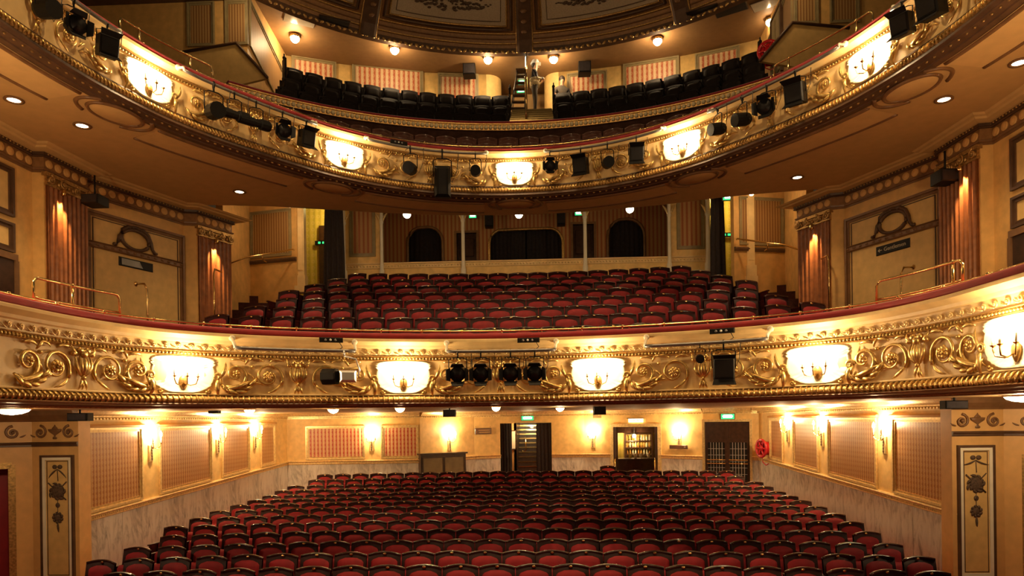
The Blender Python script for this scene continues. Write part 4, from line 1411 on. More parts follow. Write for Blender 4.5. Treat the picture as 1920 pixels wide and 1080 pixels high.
    for (z0, z1) in ((3.28, 4.05), (2.72, 3.18)):
        framed_panel(root, F, [(xa, z0), (xb, z0), (xb, z1), (xa, z1)], 'buff_panel', 'dark_moulding', 0.09, 0.05, 'plaster_panel')
    m = MB(); m.box(xa - 0.05, xb + 0.05, -0.05, 0, 2.60, 2.70, F); m.box(xb if side < 0 else xa - 0.07, xb + 0.07 if side < 0 else xa, -0.05, 0, 0.7, 2.60, F); part('door_case', m, 'brown_moulding', root)
    m = MB(); m.box(xa, xb, -0.02, 0, 0.7, 2.60, F); part('dark_door', m, 'dark_wood', root)

    # recess wall behind the inner pier with handrail
    A, B, D = (6.40, 14.6), (6.62, 16.5), (5.32, 16.2)
    r3 = sroot('wall_recess_' + nm, nm + ' recess at the rear of the dress circle with striped panel', T(0, 0, 0))
    pp = [(side * p[0], p[1]) for p in (A, B, D)]
    if side > 0: pp = pp[::-1]
    m = sweep_plan(pp, [(0.15, 1.0), (0, 1.0), (0, 6.2), (0.15, 6.2)]); part('wall_plaster', m, 'ochre_wall', r3)
    F = wf(pp[1], pp[2]) if side < 0 else wf(pp[0], pp[1])
    L = math.hypot(B[0] - D[0], B[1] - D[1])
    X3 = (lambda a, b: (a, b)) if side < 0 else (lambda a, b: (L - b, L - a))
    xa, xb = X3(0.03, L - 0.14)
    framed_panel(r3, F, [(xa, 4.12), (xb, 4.12), (xb, 5.28), (xa, 5.28)], 'wallpaper_ochre', 'olive_frame', 0.07, 0.04)
    m = MB(); m.sweep([F @ T(0, 0, 4.02), F @ T(L, 0, 4.02)], [(0, -0.05), (-0.04, -0.05), (-0.06, 0.0), (-0.05, 0.04), (0, 0.045)]); part('dado_rail', m, 'dark_moulding', r3)
    t = thing('handrail', 'sloping brass handrail on the %s recess wall of the dress circle' % nm, 'handrail', T(0, 0, 0), 'brass rails of the dress circle')
    m = MB()
    e0, e1 = Vector((side * 6.34, 14.75, 3.62)), Vector((side * 5.36, 16.12, 4.22))
    m.tube([e0 + Vector((0, 0, -1.3)), e0 + Vector((0, 0, -0.05)), e0 + Vector((-side * 0.03, 0.05, 0.0)), e0.lerp(e1, 0.25) + Vector((0, -0.05, 0.02)), e1 + Vector((0, -0.06, 0)), e1], 0.02, 7)
    part('rail', m, 'brass', t)
    m = MB(); m.tube([e0.lerp(e1, 0.5) + Vector((0, -0.05, 0.0)), e0.lerp(e1, 0.5) + Vector((0, 0.0, -0.10)), e0.lerp(e1, 0.5) + Vector((0, 0.2, -0.10))], 0.012, 6); part('bracket', m, 'brass', t)
    t = thing('handrail', 'upright brass grab rail beside the inner %s fluted pier' % nm, 'handrail', T(0, 0, 0), 'brass rails of the dress circle')
    b = at_y(402 if side < 0 else 1555, 600, 13.55)
    m = MB(); m.tube([(b.x, 13.55, 1.5), (b.x, 13.55, 3.1), (b.x, 13.6, 3.2), (b.x, 13.9, 3.2)], 0.018, 7); part('rail', m, 'brass', t)
    t = thing('handrail', 'bent brass grab rail in front of the %s oval panel wall' % nm, 'handrail', T(0, 0, 0), 'brass rails of the dress circle')
    b = at_y(276 if side < 0 else 1690, 560, 11.9)
    m = MB(); m.tube([(b.x, 11.9, 1.0), (b.x, 11.9, 2.45), (b.x + side * 0.05, 11.9, 2.56), (b.x + side * 0.28, 12.0, 2.58)], 0.018, 7); part('rail', m, 'brass', t)
    m = MB(); m.lathe([(0.045, 0), (0.045, 0.02), (0.02, 0.03)], 10, T(b.x + side * 0.28, 12.0, 2.58) @ Matrix.Rotation(-side * PI / 2, 4, 'Y')); part('wall_flange', m, 'brass', t)

# ---------------------------------------------------------------- rear of the dress circle: doorways, curtains, box front, arched openings
def curtain_sheet(w, h, folds, amp, taper=0.0, ripple=0.6):
    m = MB()
    nx, nz = folds * 6, 8
    rows = []
    for j in range(nz + 1):
        t = j / nz
        ww = w * (1 - taper * math.sin(PI * 0.5 * (1 - t)))
        rows.append([(-ww / 2 + ww * i / nx, amp * math.sin(2 * PI * folds * i / nx + ripple * t) * (0.6 + 0.4 * (1 - t)), h * t) for i in range(nx + 1)])
    m.sheet(rows)
    rows2 = [[(p[0], p[1] + 0.012, p[2]) for p in r] for r in rows]
    m.sheet(rows2)
    return m
def curtain(mx, w, h, folds, label, group, taper=0.0, mat='black_cloth', rail=True):
    t = thing('curtain', label, 'curtain', mx, group)
    part('drape', curtain_sheet(w, h, folds, 0.035, taper), mat, t)
    if rail:
        m = MB(); m.tube([(-w / 2 - 0.05, 0.0, h + 0.02), (w / 2 + 0.05, 0.0, h + 0.02)], 0.015, 6); part('curtain_rail', m, 'dark_moulding', t)
    return t
rear = sroot('wall_circle_rear', 'rear wall of the dress circle with striped paper and arched openings', T(0, 0, 0))
YR = 20.3
def rx(px): return at_y(px, 430, YR).x
def rz(py): return at_y(960, py, YR).z
notch = []
def arch_pts(x0, x1, zs, zt, n=10, flat=1.0):
    c, r = (x0 + x1) / 2, (x1 - x0) / 2
    k = min(r, (zt - zs))
    res = [(x0, 3.0)]
    for i in range(n + 1):
        a = PI - PI * i / n
        cxx = c + (r - k * flat) * (-1 if a > PI / 2 else 1) if r > k * flat else c
        res.append((cxx + (min(r, k * flat)) * math.cos(a), zs + (zt - zs) * math.sin(a)))
    res.append((x1, 3.0))
    return res
arches = [(rx(764), rx(830), rz(450), rz(422)), (rx(917), rx(1055), rz(456), rz(430)), (rx(1139), rx(1208), rz(447), rz(416))]
doors = [(rx(856), rx(893), rz(435)), (rx(1074), rx(1113), rz(424))]
A1, D1, A2, D2, A3 = arches[0], doors[0], arches[1], doors[1], arches[2]
low = [(-7.5, 3.0)] + arch_pts(*A1) + [(D1[0], 3.0), (D1[0], D1[2]), (D1[1], D1[2]), (D1[1], 3.0)] + arch_pts(*A2) + [(D2[0], 3.0), (D2[0], D2[2]), (D2[1], D2[2]), (D2[1], 3.0)] + arch_pts(*A3) + [(7.5, 3.0), (7.5, 7.0), (-7.5, 7.0)]
m = MB(); m.prism(low, 0.0, 0.15); part('wall_paper', m, 'wallpaper_box', rear, T(0, YR, 0))
for k, a in enumerate(arches):
    m = MB(); m.tube([(p[0], -0.02, p[1]) for p in arch_pts(*a)], 0.045, 6, True, T(0, YR, 0)); part('arch_moulding', m, 'old_gold' if k == 1 else 'brown_moulding', rear)
    if k == 1:
        w = (a[1] - a[0]) / 2
        for h in (0, 1):
            curtain(T(a[0] + w * (h + 0.5) + (0.012 if h else -0.012), YR + 0.25, 3.1), w * 0.985, a[3] - 3.0, 9, 'closed dark curtain in the wide central arch, %s half' % ('right' if h else 'left'), 'curtains in the rear arches')
    else:
        curtain(T((a[0] + a[1]) / 2, YR + 0.25, 3.1), (a[1] - a[0]) * 1.05, a[3] - 3.0, 8, 'dark curtain filling the %s round arch behind the dress circle' % ('left' if k == 0 else 'right'), 'curtains in the rear arches')
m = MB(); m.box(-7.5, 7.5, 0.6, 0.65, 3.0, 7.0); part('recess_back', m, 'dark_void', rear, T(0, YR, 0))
for k, d in enumerate(doors):
    r = sroot('door_%d' % (k + 1), 'dark panelled door %s of the central arch' % ('left' if k == 0 else 'right'), T(d[0], YR + 0.08, 3.2))
    w, h = d[1] - d[0], d[2] - 3.2
    m = MB(); m.box(0, w, 0, 0.05, 0, h); part('door_leaf', m, 'dark_wood', r)
    for (z0, z1) in ((0.2, 0.9), (1.05, 1.65), (1.8, h - 0.15)):
        m = MB(); m.chbox(0.08, w - 0.08, -0.03, 0.0, z0, z1, 0.02); part('door_panel', m, 'dark_wood', r)
    m = MB(); m.box(-0.07, 0.0, -0.12, 0.0, 0, h + 0.07); m.box(w, w + 0.07, -0.12, 0.0, 0, h + 0.07); m.box(0, w, -0.12, 0, h, h + 0.07); part('door_case', m, 'brown_moulding', r)
    m = MB(); m.chbox(w - 0.12 if k else 0.06, w - 0.06 if k else 0.12, -0.05, -0.0, 0.95, 1.15, 0.01); part('push_plate', m, 'pale_gold', r)
# box front and its slim white posts
bf = thing('box_front', 'cream balustrade wall with beaded cap between seats and rear boxes', 'parapet', T(0, 17.9, 0))
m = MB(); m.box(-4.64, 5.16, 0.0, 0.12, 3.0, 4.12); part('panel_wall', m, 'cream_wall', bf)
m = MB(); m.sweep([T(-4.64, 0, 4.12), T(5.16, 0, 4.12)], [(0.16, 0), (-0.02, 0), (-0.03, 0.02), (-0.03, 0.10), (-0.06, 0.12), (-0.06, 0.15), (0.16, 0.15)]); cap = part('cap_rail', m, 'cream_plaster', bf)
m = MB()
for i in range(int(9.8 / 0.085)):
    m.ball((-4.64 + 0.085 * (i + 0.5), -0.035, 4.18), 0.026, 6, 4)
tag(part('cap_beads', m, 'pale_gold', cap), kind='stuff')
m = MB(); m.box(-3.55, 4.05, 0.02, 0.16, 4.27, 4.30); part('velvet_cap', m, 'black_cloth', bf)
for (xa, xb) in ((-4.58, -3.72), (4.22, 5.10)):              # solid end bays with striped panels
    m = MB(); m.box(xa - 0.08, xb + 0.08, 0.02, 0.12, 4.27, 6.3); eb = part('end_bay', m, 'cream_wall', bf)
    framed_panel(eb, T(0, 17.92, 0), [(xa + 0.10, 4.46), (xb - 0.06, 4.46), (xb - 0.06, 6.2), (xa + 0.10, 6.2)], 'wallpaper_box', 'olive_frame', 0.09, 0.04)
for k, px in enumerate((643, 715, 868, 1097, 1255, 1328)):
    x = at_y(px, 440, 17.82).x
    thick = 0.075 if k in (0, 5) else 0.055
    t = thing('slim_post', 'slim white post on the box front, %s from the left' % ORD[k], 'post', T(x, 17.84, 0), 'white posts of the rear boxes')
    m = MB(); m.lathe([(thick * 1.3, 3.3), (thick * 1.3, 4.05), (thick, 4.10), (thick * 0.85, 4.3), (thick * 0.8, 5.3), (thick * 1.1, 5.36), (thick * 0.85, 5.4), (thick * 0.85, 5.9), (thick * 1.6, 6.05), (thick * 1.6, 6.2)], 10); part('shaft', m, 'white_paint', t)
    m = MB()
    for sx in (-1, 1):
        leaf(m, (sx * thick * 0.5, 5.35), PI / 2 - sx * 0.2, 0.32, 0.035, -sx * 0.7, 6, 0.0, 0.0, 0.6)
    part('leaf_collar', m, 'pale_gold', t)
# doorways either side with heavy curtains and a lit corridor beyond
for side in (-1, 1):
    nm = SIDE[side]
    P = (lambda l, r_: l if side < 0 else r_)
    cw = sroot('wall_corridor_' + nm, 'yellow papered corridor wall seen through the %s doorway' % nm, T(0, 0, 0))
    x0, x1 = P(-6.4, 4.7), P(-4.3, 6.6)
    m = MB(); m.box(-1.3, 1.3, 0, 0.1, 3.2, 6.6); part('corridor_paper', m, 'wallpaper_yellow', cw, T((x0 + x1) / 2, 18.9, 0))
    m = MB(); m.box(x0, x1, 18.84, 18.9, 3.3, 3.55); part('skirting', m, 'cream_plaster', cw)
    if side < 0:
        m = MB(); m.box(-5.62, -5.36, 18.80, 18.88, 3.3, 5.6); part('dark_door', m, 'dark_wood', cw)
    light('corridor_light', 'POINT', (P(-5.0, 5.5), 18.2, 5.9), 22, (1.0, 0.78, 0.28), 0.1)
    xp = at_y(P(563, 1408), 450, 16.25).x
    t = thing('doorway_pilaster', 'pale pilaster framing the %s dress circle doorway' % nm, 'pilaster', T(xp, 16.3, 0), 'doorway pilasters')
    m = MB(); m.box(-0.09, 0.09, -0.05, 0.12, 3.6, 6.2); m.box(-0.06, 0.06, -0.07, 0, 3.75, 5.7); part('shaft', m, 'cream_plaster', t)
    m = MB(); m.box(-0.12, 0.12, -0.09, 0.12, 3.30, 3.62); m.box(-0.14, 0.14, -0.11, 0.12, 3.2, 3.36); part('plinth', m, 'cream_plaster', t)
    m = MB(); m.box(-0.13, 0.13, -0.10, 0.12, 5.70, 5.80); m.ball((0, -0.1, 5.62), 0.07, 8, 5, None, (1.3, 0.7, 1)); part('capital', m, 'pale_gold', t)
    if side < 0:
        c = at_y(626, 450, 17.3)
        curtain(T(c.x, 17.3, 3.35), 0.46, 2.5, 4, 'dark tied curtain in the left dress circle doorway', 'doorway curtains of the dress circle', -0.25)
    else:
        for px, lab in ((1346, 'dark curtain at the inner edge of the right dress circle doorway'), (1392, 'dark curtain at the outer edge of the right dress circle doorway')):
            c = at_y(px, 450, 17.0)
            curtain(T(c.x, 17.0, 3.3), 0.30 if px < 1360 else 0.24, 2.6, 3, lab, 'doorway curtains of the dress circle', -0.3)
    sx_, sz_ = at_y(P(603, 1363), P(455, 440), 18.8).x, at_y(P(603, 1363), P(455, 440), 18.8).z
    t = thing('corridor_sign', 'small dark sign with green marks on the yellow wall of the %s doorway' % nm, 'sign', T(sx_, 18.82, sz_), 'corridor signs')
    m = MB(); m.chbox(-0.20, 0.20, -0.02, 0, -0.06, 0.06, 0.008); part('board', m, 'sign_black', t)
    m = MB(); m.box(-0.10, -0.03, -0.024, -0.02, -0.03, 0.03); m.box(0.02, 0.10, -0.024, -0.02, -0.03, 0.03); part('symbol', m, 'exit_green', t)
    m = MB()                                              # gangway steps up to the doorway
# globe lamps at the edge of the soffit
def globe(px, py, y, label, group, r=0.055, power=7, zfix=None):
    p = at_y(px, py, y)
    t = thing('ceiling_lamp', label, 'ceiling lamp', T(p.x, p.y, p.z), group)
    m = MB(); m.lathe([(0.02, 0.14), (0.05, 0.12), (0.06, 0.05), (0.045, 0.04)], 12); part('fitting', m, 'brass', t)
    m = MB(); m.ball((0, 0, 0), r, 12, 8); part('globe', m, 'lamp_glass', t)
    light('lamp_light', 'POINT', (p.x, p.y - 0.02, p.z - r - 0.06), power, WARM, 0.05)
    return t
globe(763, 402, 15.4, 'lit globe lamp above the left round arch of the dress circle', 'globe lamps over the dress circle', 0.09)
globe(973, 402, 15.6, 'lit globe lamp above the central arch of the dress circle', 'globe lamps over the dress circle', 0.09)
globe(1181, 392, 15.4, 'lit globe lamp above the right round arch of the dress circle', 'globe lamps over the dress circle', 0.09)
globe(543, 384, 15.3, 'lit lamp over the left recess panel of the dress circle', 'globe lamps over the dress circle', 0.06, 10)
globe(1409, 362, 15.3, 'lit lamp over the right recess panel of the dress circle', 'globe lamps over the dress circle', 0.06, 10)
def exit_sign(mx, w, h, label, group=None, name='exit_sign'):
    t = thing(name, label, 'exit sign', mx, group)
    m = MB(); m.chbox(-w / 2, w / 2, -0.05, 0, -h / 2, h / 2, 0.01); part('housing', m, 'grey_metal', t)
    m = MB(); m.box(-w * 0.45, w * 0.45, -0.056, -0.05, -h * 0.42, h * 0.42); part('green_face', m, 'exit_green', t)
    m = MB(); m.prism([(-0.30 * w, -0.2 * h), (0.30 * w, -0.2 * h), (0.36 * w, 0.1 * h), (0.25 * w, 0.3 * h), (-0.25 * w, 0.3 * h), (-0.36 * w, 0.1 * h)], -0.060, -0.056); part('running_figure', m, 'exit_white', t)
    return t
for px, py, w_ in ((886, 403, 'left'), (1085, 398, 'right')):
    p = at_y(px, py + 3, 20.1)
    exit_sign(T(p.x, 20.2, p.z + 0.04), 0.24, 0.16, 'small green exit sign over the %s rear door of the dress circle' % w_, 'exit signs of the dress circle')
p = at_y(1365, 371, 16.6)
exit_sign(T(p.x, 16.6, p.z), 0.30, 0.16, 'green exit sign at the head of the right dress circle doorway', 'exit signs of the dress circle')
for px, py, lab in ((917, 413, 'black loudspeaker on striped wall left of the globe over the central arch'), (1052, 409, 'black loudspeaker on striped wall right of the globe over the central arch')):
    p = at_y(px, py, 20.0)
    t = thing('loudspeaker', lab, 'loudspeaker', T(p.x, 20.0, p.z), 'loudspeakers on the rear wall')
    m = MB(); m.chbox(-0.12, 0.12, -0.14, 0.12, -0.22, 0.24, 0.02); part('cabinet', m, 'black_metal', t)
    m = MB(); m.box(-0.10, 0.10, -0.148, -0.14, -0.19, 0.21); part('grille', m, 'black_cloth', t)
    m = MB(); m.tube([(0, 0.1, 0.1), (0, 0.32, 0.14)], 0.02, 6); part('bracket', m, 'black_metal', t)

# ---------------------------------------------------------------- gallery: back wall, side walls, ceiling with lamps
GB = Curve([(0.3, 21.2), (2.0, 21.05), (4.0, 20.5), (5.6, 19.95), (7.4, 19.4)])
def gwall_y(x):
    return 21.25 - 0.031 * (x - 0.2) ** 2
gb = sroot('wall_gallery', 'curved cream back wall of the gallery with striped panels', T(0, 0, 0))
xs = [-6.95 + 13.9 * i / 40 for i in range(41)]
NICHE = (-0.95, 1.35)                                      # central exit recess with rounded corners
def wall_strip(x0, x1, n=14):
    pts = [(x0 + (x1 - x0) * i / n, gwall_y(x0 + (x1 - x0) * i / n)) for i in range(n + 1)]
    return sweep_plan(pts, [(0.12, 8.6), (0, 8.6), (0, 11.0), (0.12, 11.0)], True)
part('wall_plaster', wall_strip(-6.95, NICHE[0]), 'cream_wall', gb)
part('wall_plaster', wall_strip(NICHE[1], 7.3), 'cream_wall', gb)
for sgn, xe in ((-1, NICHE[0]), (1, NICHE[1])):            # quarter-round returns into the recess
    y0 = gwall_y(xe)
    pts = [(xe - sgn * 0.45 * math.sin(a), y0 + 0.45 - 0.45 * math.cos(a)) for a in [PI / 2 * i / 6 for i in range(7)]]
    if sgn > 0: pts = pts[::-1]
    pts = [(p[0], p[1]) for p in pts]
    m = MB(); m.sheet([[(p[0], p[1], 8.6) for p in pts], [(p[0], p[1], 11.0) for p in pts]], True); m.sheet([[(p[0], p[1] + 0.02, 8.6) for p in pts], [(p[0], p[1] + 0.02, 11.0) for p in pts]], True)
    part('rounded_return', m, 'cream_wall', gb)
m = MB(); m.box(-1.6, 2.0, 22.6, 22.7, 8.0, 11.2); part('recess_back', m, 'soffit_paint', gb)
def gallery_panel(p0, p1, ytop):
    w = lambda px: next(x for x in [(-7 + 14.4 * i / 1400) for i in range(1401)] if to_px((x, gwall_y(x), 10.3))[0] >= px)
    x0, x1 = w(p0), w(p1)
    F = wf((x0, gwall_y(x0) - 0.03), (x1, gwall_y(x1) - 0.03))
    L = math.hypot(x1 - x0, gwall_y(x1) - gwall_y(x0))
    zt = at_y((p0 + p1) / 2, ytop, gwall_y((x0 + x1) / 2)).z
    framed_panel(gb, F, [(0, 9.0), (L, 9.0), (L, zt), (0, zt)], 'wallpaper_gallery', 'olive_frame', 0.10, 0.05)
for p0, p1, yt in ((547, 631, 112), (661, 794, 126), (821, 897, 140), (1063, 1138, 137), (1168, 1273, 115), (1303, 1387, 95)):
    gallery_panel(p0, p1, yt)
# flat ceiling with the dome opening
DC, DR = (0.2, 11.0), 8.95
mb = MB()
ring = [(DC[0] + DR * math.sin(a), DC[1] + DR * math.cos(a)) for a in [-PI * 0.62 + PI * 1.24 * i / 60 for i in range(61)]]
outer = [(-13 + 26 * i / 60, 23.0) for i in range(61)]
outer[0], outer[-1] = (-13, 5.0), (13, 5.0)
outer = []
for i in range(61):
    t = -PI * 0.62 + PI * 1.24 * i / 60
    k = min(13.0 / max(1e-3, abs(math.sin(t))), 12.2 / max(1e-3, math.cos(t)) if math.cos(t) > 0.05 else 1e9)
    outer.append((DC[0] + k * math.sin(t), DC[1] + k * math.cos(t)))
for z in (11.0, 11.15):
    mb.sheet([[(p[0], p[1], z) for p in ring], [(p[0], p[1], z) for p in outer]], False)
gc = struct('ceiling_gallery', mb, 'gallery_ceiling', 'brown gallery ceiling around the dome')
for k, (px, py) in enumerate(((562, 37), (626, 41), (1318, 22), (1370, 17), (1440, 5))):
    p = at_z(px, py, 10.98)
    fm = gframe(math.hypot(p.x - GC[0], p.y - GC[1]), math.atan2(p.x - GC[0], p.y - GC[1]), 10.985)
    m = MB(); m.box(-0.42, 0.42, -0.22, 0.22, -0.02, 0.0); vt = part('ceiling_vent', m, 'dark_moulding', gc, fm)
    m = MB(); m.box(-0.40, 0.40, -0.20, 0.20, -0.03, -0.018); part('vent_glass', m, 'dark_void' if k not in (0, 4) else 'dimple_glass', vt)
# lamps under the gallery ceiling
for k, (px, py) in enumerate(((553, 74), (740, 96), (915, 114), (1038, 113), (1233, 79), (1445, 43))):
    p = at_z(px, py, 10.86)
    t = thing('gallery_lamp', 'lit round ceiling lamp over the gallery, %s from the left' % ORD[k], 'ceiling lamp', T(p.x, p.y, p.z), 'gallery ceiling lamps')
    m = MB(); m.lathe([(0.10, 0.14), (0.14, 0.11), (0.15, 0.06), (0.12, 0.04)], 14); part('rim', m, 'brass', t)
    m = MB(); m.lathe([(0.001, -0.09), (0.07, -0.07), (0.12, -0.01), (0.13, 0.05), (0.12, 0.08)], 14); part('glass_bowl', m, 'lamp_glass', t)
    light('gallery_light', 'POINT', (p.x, p.y - 0.05, p.z - 0.20), 30, WARM, 0.08)
for px, py, lab in ((880, 133, 'boxy black loudspeaker hung over the left gallery panels'), (1096, 129, 'boxy black loudspeaker hung over the right gallery panels')):
    p = at_y(px, py, 20.6)
    t = thing('loudspeaker', lab, 'loudspeaker', T(p.x, p.y, p.z), 'loudspeakers under the gallery ceiling')
    m = MB(); m.chbox(-0.19, 0.19, -0.16, 0.18, -0.17, 0.17, 0.02); part('cabinet', m, 'black_metal', t)
    m = MB(); m.box(-0.16, 0.16, -0.168, -0.16, -0.14, 0.14); part('grille', m, 'black_cloth', t)
    m = MB(); m.tube([(0, 0.05, 0.15), (0, 0.05, max(0.2, 10.99 - p.z))], 0.02, 6); part('hanger', m, 'black_metal', t)
# side walls of the gallery
for side in (-1, 1):
    nm = SIDE[side]
    g = 0.0 if side < 0 else 0.32                          # the house axis drifts a little to the right up here
    A, B, C_ = (12.6 + g, 16.5), (6.62 + g, 16.5), (6.85 + g, 19.7)
    pp = [(side * p[0], p[1]) for p in (A, B, C_)]
    if side > 0: pp = pp[::-1]
    r = sroot('wall_gallery_' + nm, nm + ' end wall of the gallery with striped panels', T(0, 0, 0))
    m = sweep_plan(pp, [(0.12, 7.2), (0, 7.2), (0, 11.0), (0.12, 11.0)]); part('wall_plaster', m, 'cream_wall' if False else 'ochre_wall', r)
    F = wf(pp[0], pp[1]) if side < 0 else wf(pp[1], pp[2])
    FL = wf((-12.6, 16.5), (-6.62, 16.5))
    L = 5.98
    for (p0, p1) in ((352, 403), (423, 466)):
        a, b = hit(p0, 50, FL)[0], hit(p1, 50, FL)[0]
        xa, xb = (a, b) if side < 0 else (L - b, L - a)
        framed_panel(r, F, [(xa, 9.50), (xb, 9.50), (xb, 10.62), (xa, 10.62)], 'wallpaper_ochre', 'olive_frame', 0.08, 0.05)
    m = MB(); m.sweep([F @ T(0, 0, 10.62), F @ T(L, 0, 10.62)], [(0, 0.02), (-0.3, 0.02), (-0.35, 0.10), (-0.35, 0.38), (0, 0.38)]); part('wall_beam', m, 'dark_moulding', r)
    F = wf(pp[1], pp[2]) if side < 0 else wf(pp[0], pp[1])
    L2 = math.hypot(B[0] - C_[0], B[1] - C_[1])
    q = [(0.12, 9.55), (L2 - 0.35, 9.1), (L2 - 0.35, 10.35), (0.12, 10.75)]
    if side > 0: q = [(L2 - x, z) for x, z in q][::-1]; q = q[1:] + q[:1]
    framed_panel(r, F, q, 'wallpaper_ochre', 'olive_frame', 0.10, 0.05)
    # raked parapet of the side stair in front of the end wall
    m = MB()
    P0 = [(-8.05, 9.15), (-6.72, 9.33), (-5.95, 8.45), (-7.9, 8.05)]
    P1 = [(-x, z) for x, z in P0][::-1]
    poly = P0 if side < 0 else P1
    m.prism(poly[::-1] if side > 0 else poly[::-1], 0.0, 0.08); sp = part('stair_parapet', m, 'buff_panel', r, T(0, 16.1, 0))
    m = MB(); pl = [(-8.05, 9.15), (-6.72, 9.33), (-5.95, 8.45)]
    m.tube([(side * -x * -1 if False else (x if side < 0 else -x), -0.01, z) for x, z in pl], 0.04, 6); part('stair_capping', m, 'dark_moulding', sp)
    light('gallery_end_fill', 'POINT', (side * 6.35, 15.7, 10.2), 14, WARM, 0.08)  # unseen lamp without a fitting, added to brighten the gallery end wall
F = wf((7.17, 19.7), (6.94, 16.5))
d4 = sroot('door_4', 'grey panelled door in the right end wall of the gallery', F @ T(1.35, 0, 8.9))
m = MB(); m.box(0, 0.85, -0.05, 0, 0, 1.75); part('door_leaf', m, 'olive_frame', d4)
for (z0, z1) in ((0.12, 0.75), (0.9, 1.62)):
    for x0 in (0.09, 0.47):
        m = MB(); m.chbox(x0, x0 + 0.29, -0.075, -0.05, z0, z1, 0.015); part('door_panel', m, 'olive_frame', d4)
m = MB(); m.box(-0.07, 0, -0.08, 0, 0, 1.82); m.box(0.85, 0.92, -0.08, 0, 0, 1.82); m.box(0, 0.85, -0.08, 0, 1.75, 1.82); part('door_case', m, 'dark_moulding', d4)

# ---------------------------------------------------------------- dome: leaf rim, ribs, painted panels
dome = sroot('ceiling_dome', 'coffered dome with dark ribs and painted floral panels', T(DC[0], DC[1], 0))
def dpt(r, a, z):
    return (r * math.sin(a), r * math.cos(a), z)
def dring(prof, a0, a1, n):
    m = MB()
    rows = [[dpt(r, a0 + (a1 - a0) * i / n, z) for (r, z) in prof] for i in range(n + 1)]
    m.sheet(rows, False, None, True)
    return m
AMAX = 1.35
part('rim_moulding', dring([(9.05, 10.93), (8.95, 10.86), (8.82, 10.90), (8.80, 11.04), (9.05, 11.06)], -AMAX, AMAX, 90), 'dark_moulding', dome)
m = MB()
nl = int(2 * AMAX * 8.9 / 0.16)
for i in range(nl):
    a = -AMAX + 2 * AMAX * (i + 0.5) / nl
    fm = Matrix.Rotation(-a, 4, 'Z') @ T(0, 8.83, 10.93)
    m.ball((0, 0, 0), 0.075, 6, 4, fm @ Matrix.Rotation(0.6 if i % 2 else -0.6, 4, 'Y'), (1.0, 0.5, 0.55))
tag(part('rim_leaf_moulding', m, 'old_gold', dome), kind='stuff')
part('cove', dring([(8.80, 11.02), (8.77, 11.10), (8.72, 11.13), (8.70, 11.20), (8.64, 11.23), (8.62, 11.30), (8.56, 11.34), (6.2, 13.25), (6.1, 13.4), (8.9, 11.3)], -AMAX, AMAX, 90), 'dome_brown', dome)
for (r, z, rad, mat) in ((8.74, 11.12, 0.028, 'old_gold'), (8.66, 11.22, 0.022, 'brown_moulding'), (8.58, 11.32, 0.028, 'old_gold')):
    m = MB(); m.tube([dpt(r, -AMAX + 2 * AMAX * i / 90, z) for i in range(91)], rad, 6); part('cove_moulding', m, mat, dome)
STEP = PI / 6
A_OFF = 0.012
def dsurf(t, a, lift=0.0):
    """point on the dome slope: t = 0 at the cove, 1 near the crown"""
    r, z = 8.55 - 2.35 * t, 11.36 + 1.92 * t
    return Vector(dpt(r - lift * 0.57, a, z - lift * 0.82))
for k in range(-3, 4):
    a = A_OFF + k * STEP
    if abs(a) > AMAX: continue
    m = MB()
    rows = []
    for i in range(9):
        t = -0.22 + 1.2 * i / 8
        tt = max(t, 0)
        w = 0.22 - 0.04 * tt
        base = dsurf(t, a) if t >= 0 else Vector(dpt(8.55 + 0.27 * (-t / 0.22), a, 11.36 - 0.40 * (-t / 0.22)))
        ex = Vector((math.cos(a), -math.sin(a), 0))
        nrm = Vector((-math.sin(a) * 0.57, -math.cos(a) * 0.57, -0.82))
        rows.append([base - ex * w, base - ex * w + nrm * 0.10, base - ex * w * 0.7 + nrm * 0.13, base + ex * w * 0.7 + nrm * 0.13, base + ex * w + nrm * 0.10, base + ex * w])
    m.sheet(rows, False)
    rb = part('rib', m, 'dark_moulding', dome)
    for sx in (-1, 1):
        m = MB(); m.tube([rw[0 if sx < 0 else 5] + Vector((0, 0, -0.05)) for rw in rows], 0.04, 6); part('rib_edge', m, 'old_gold', rb)
    m = MB()
    for i in range(11):
        p = dsurf(0.02 + 0.09 * i, a, 0.14)
        m.ball(p, 0.10, 6, 4, None, (1, 0.5, 0.6))
    part('rib_leaves', m, 'brown_moulding', rb)
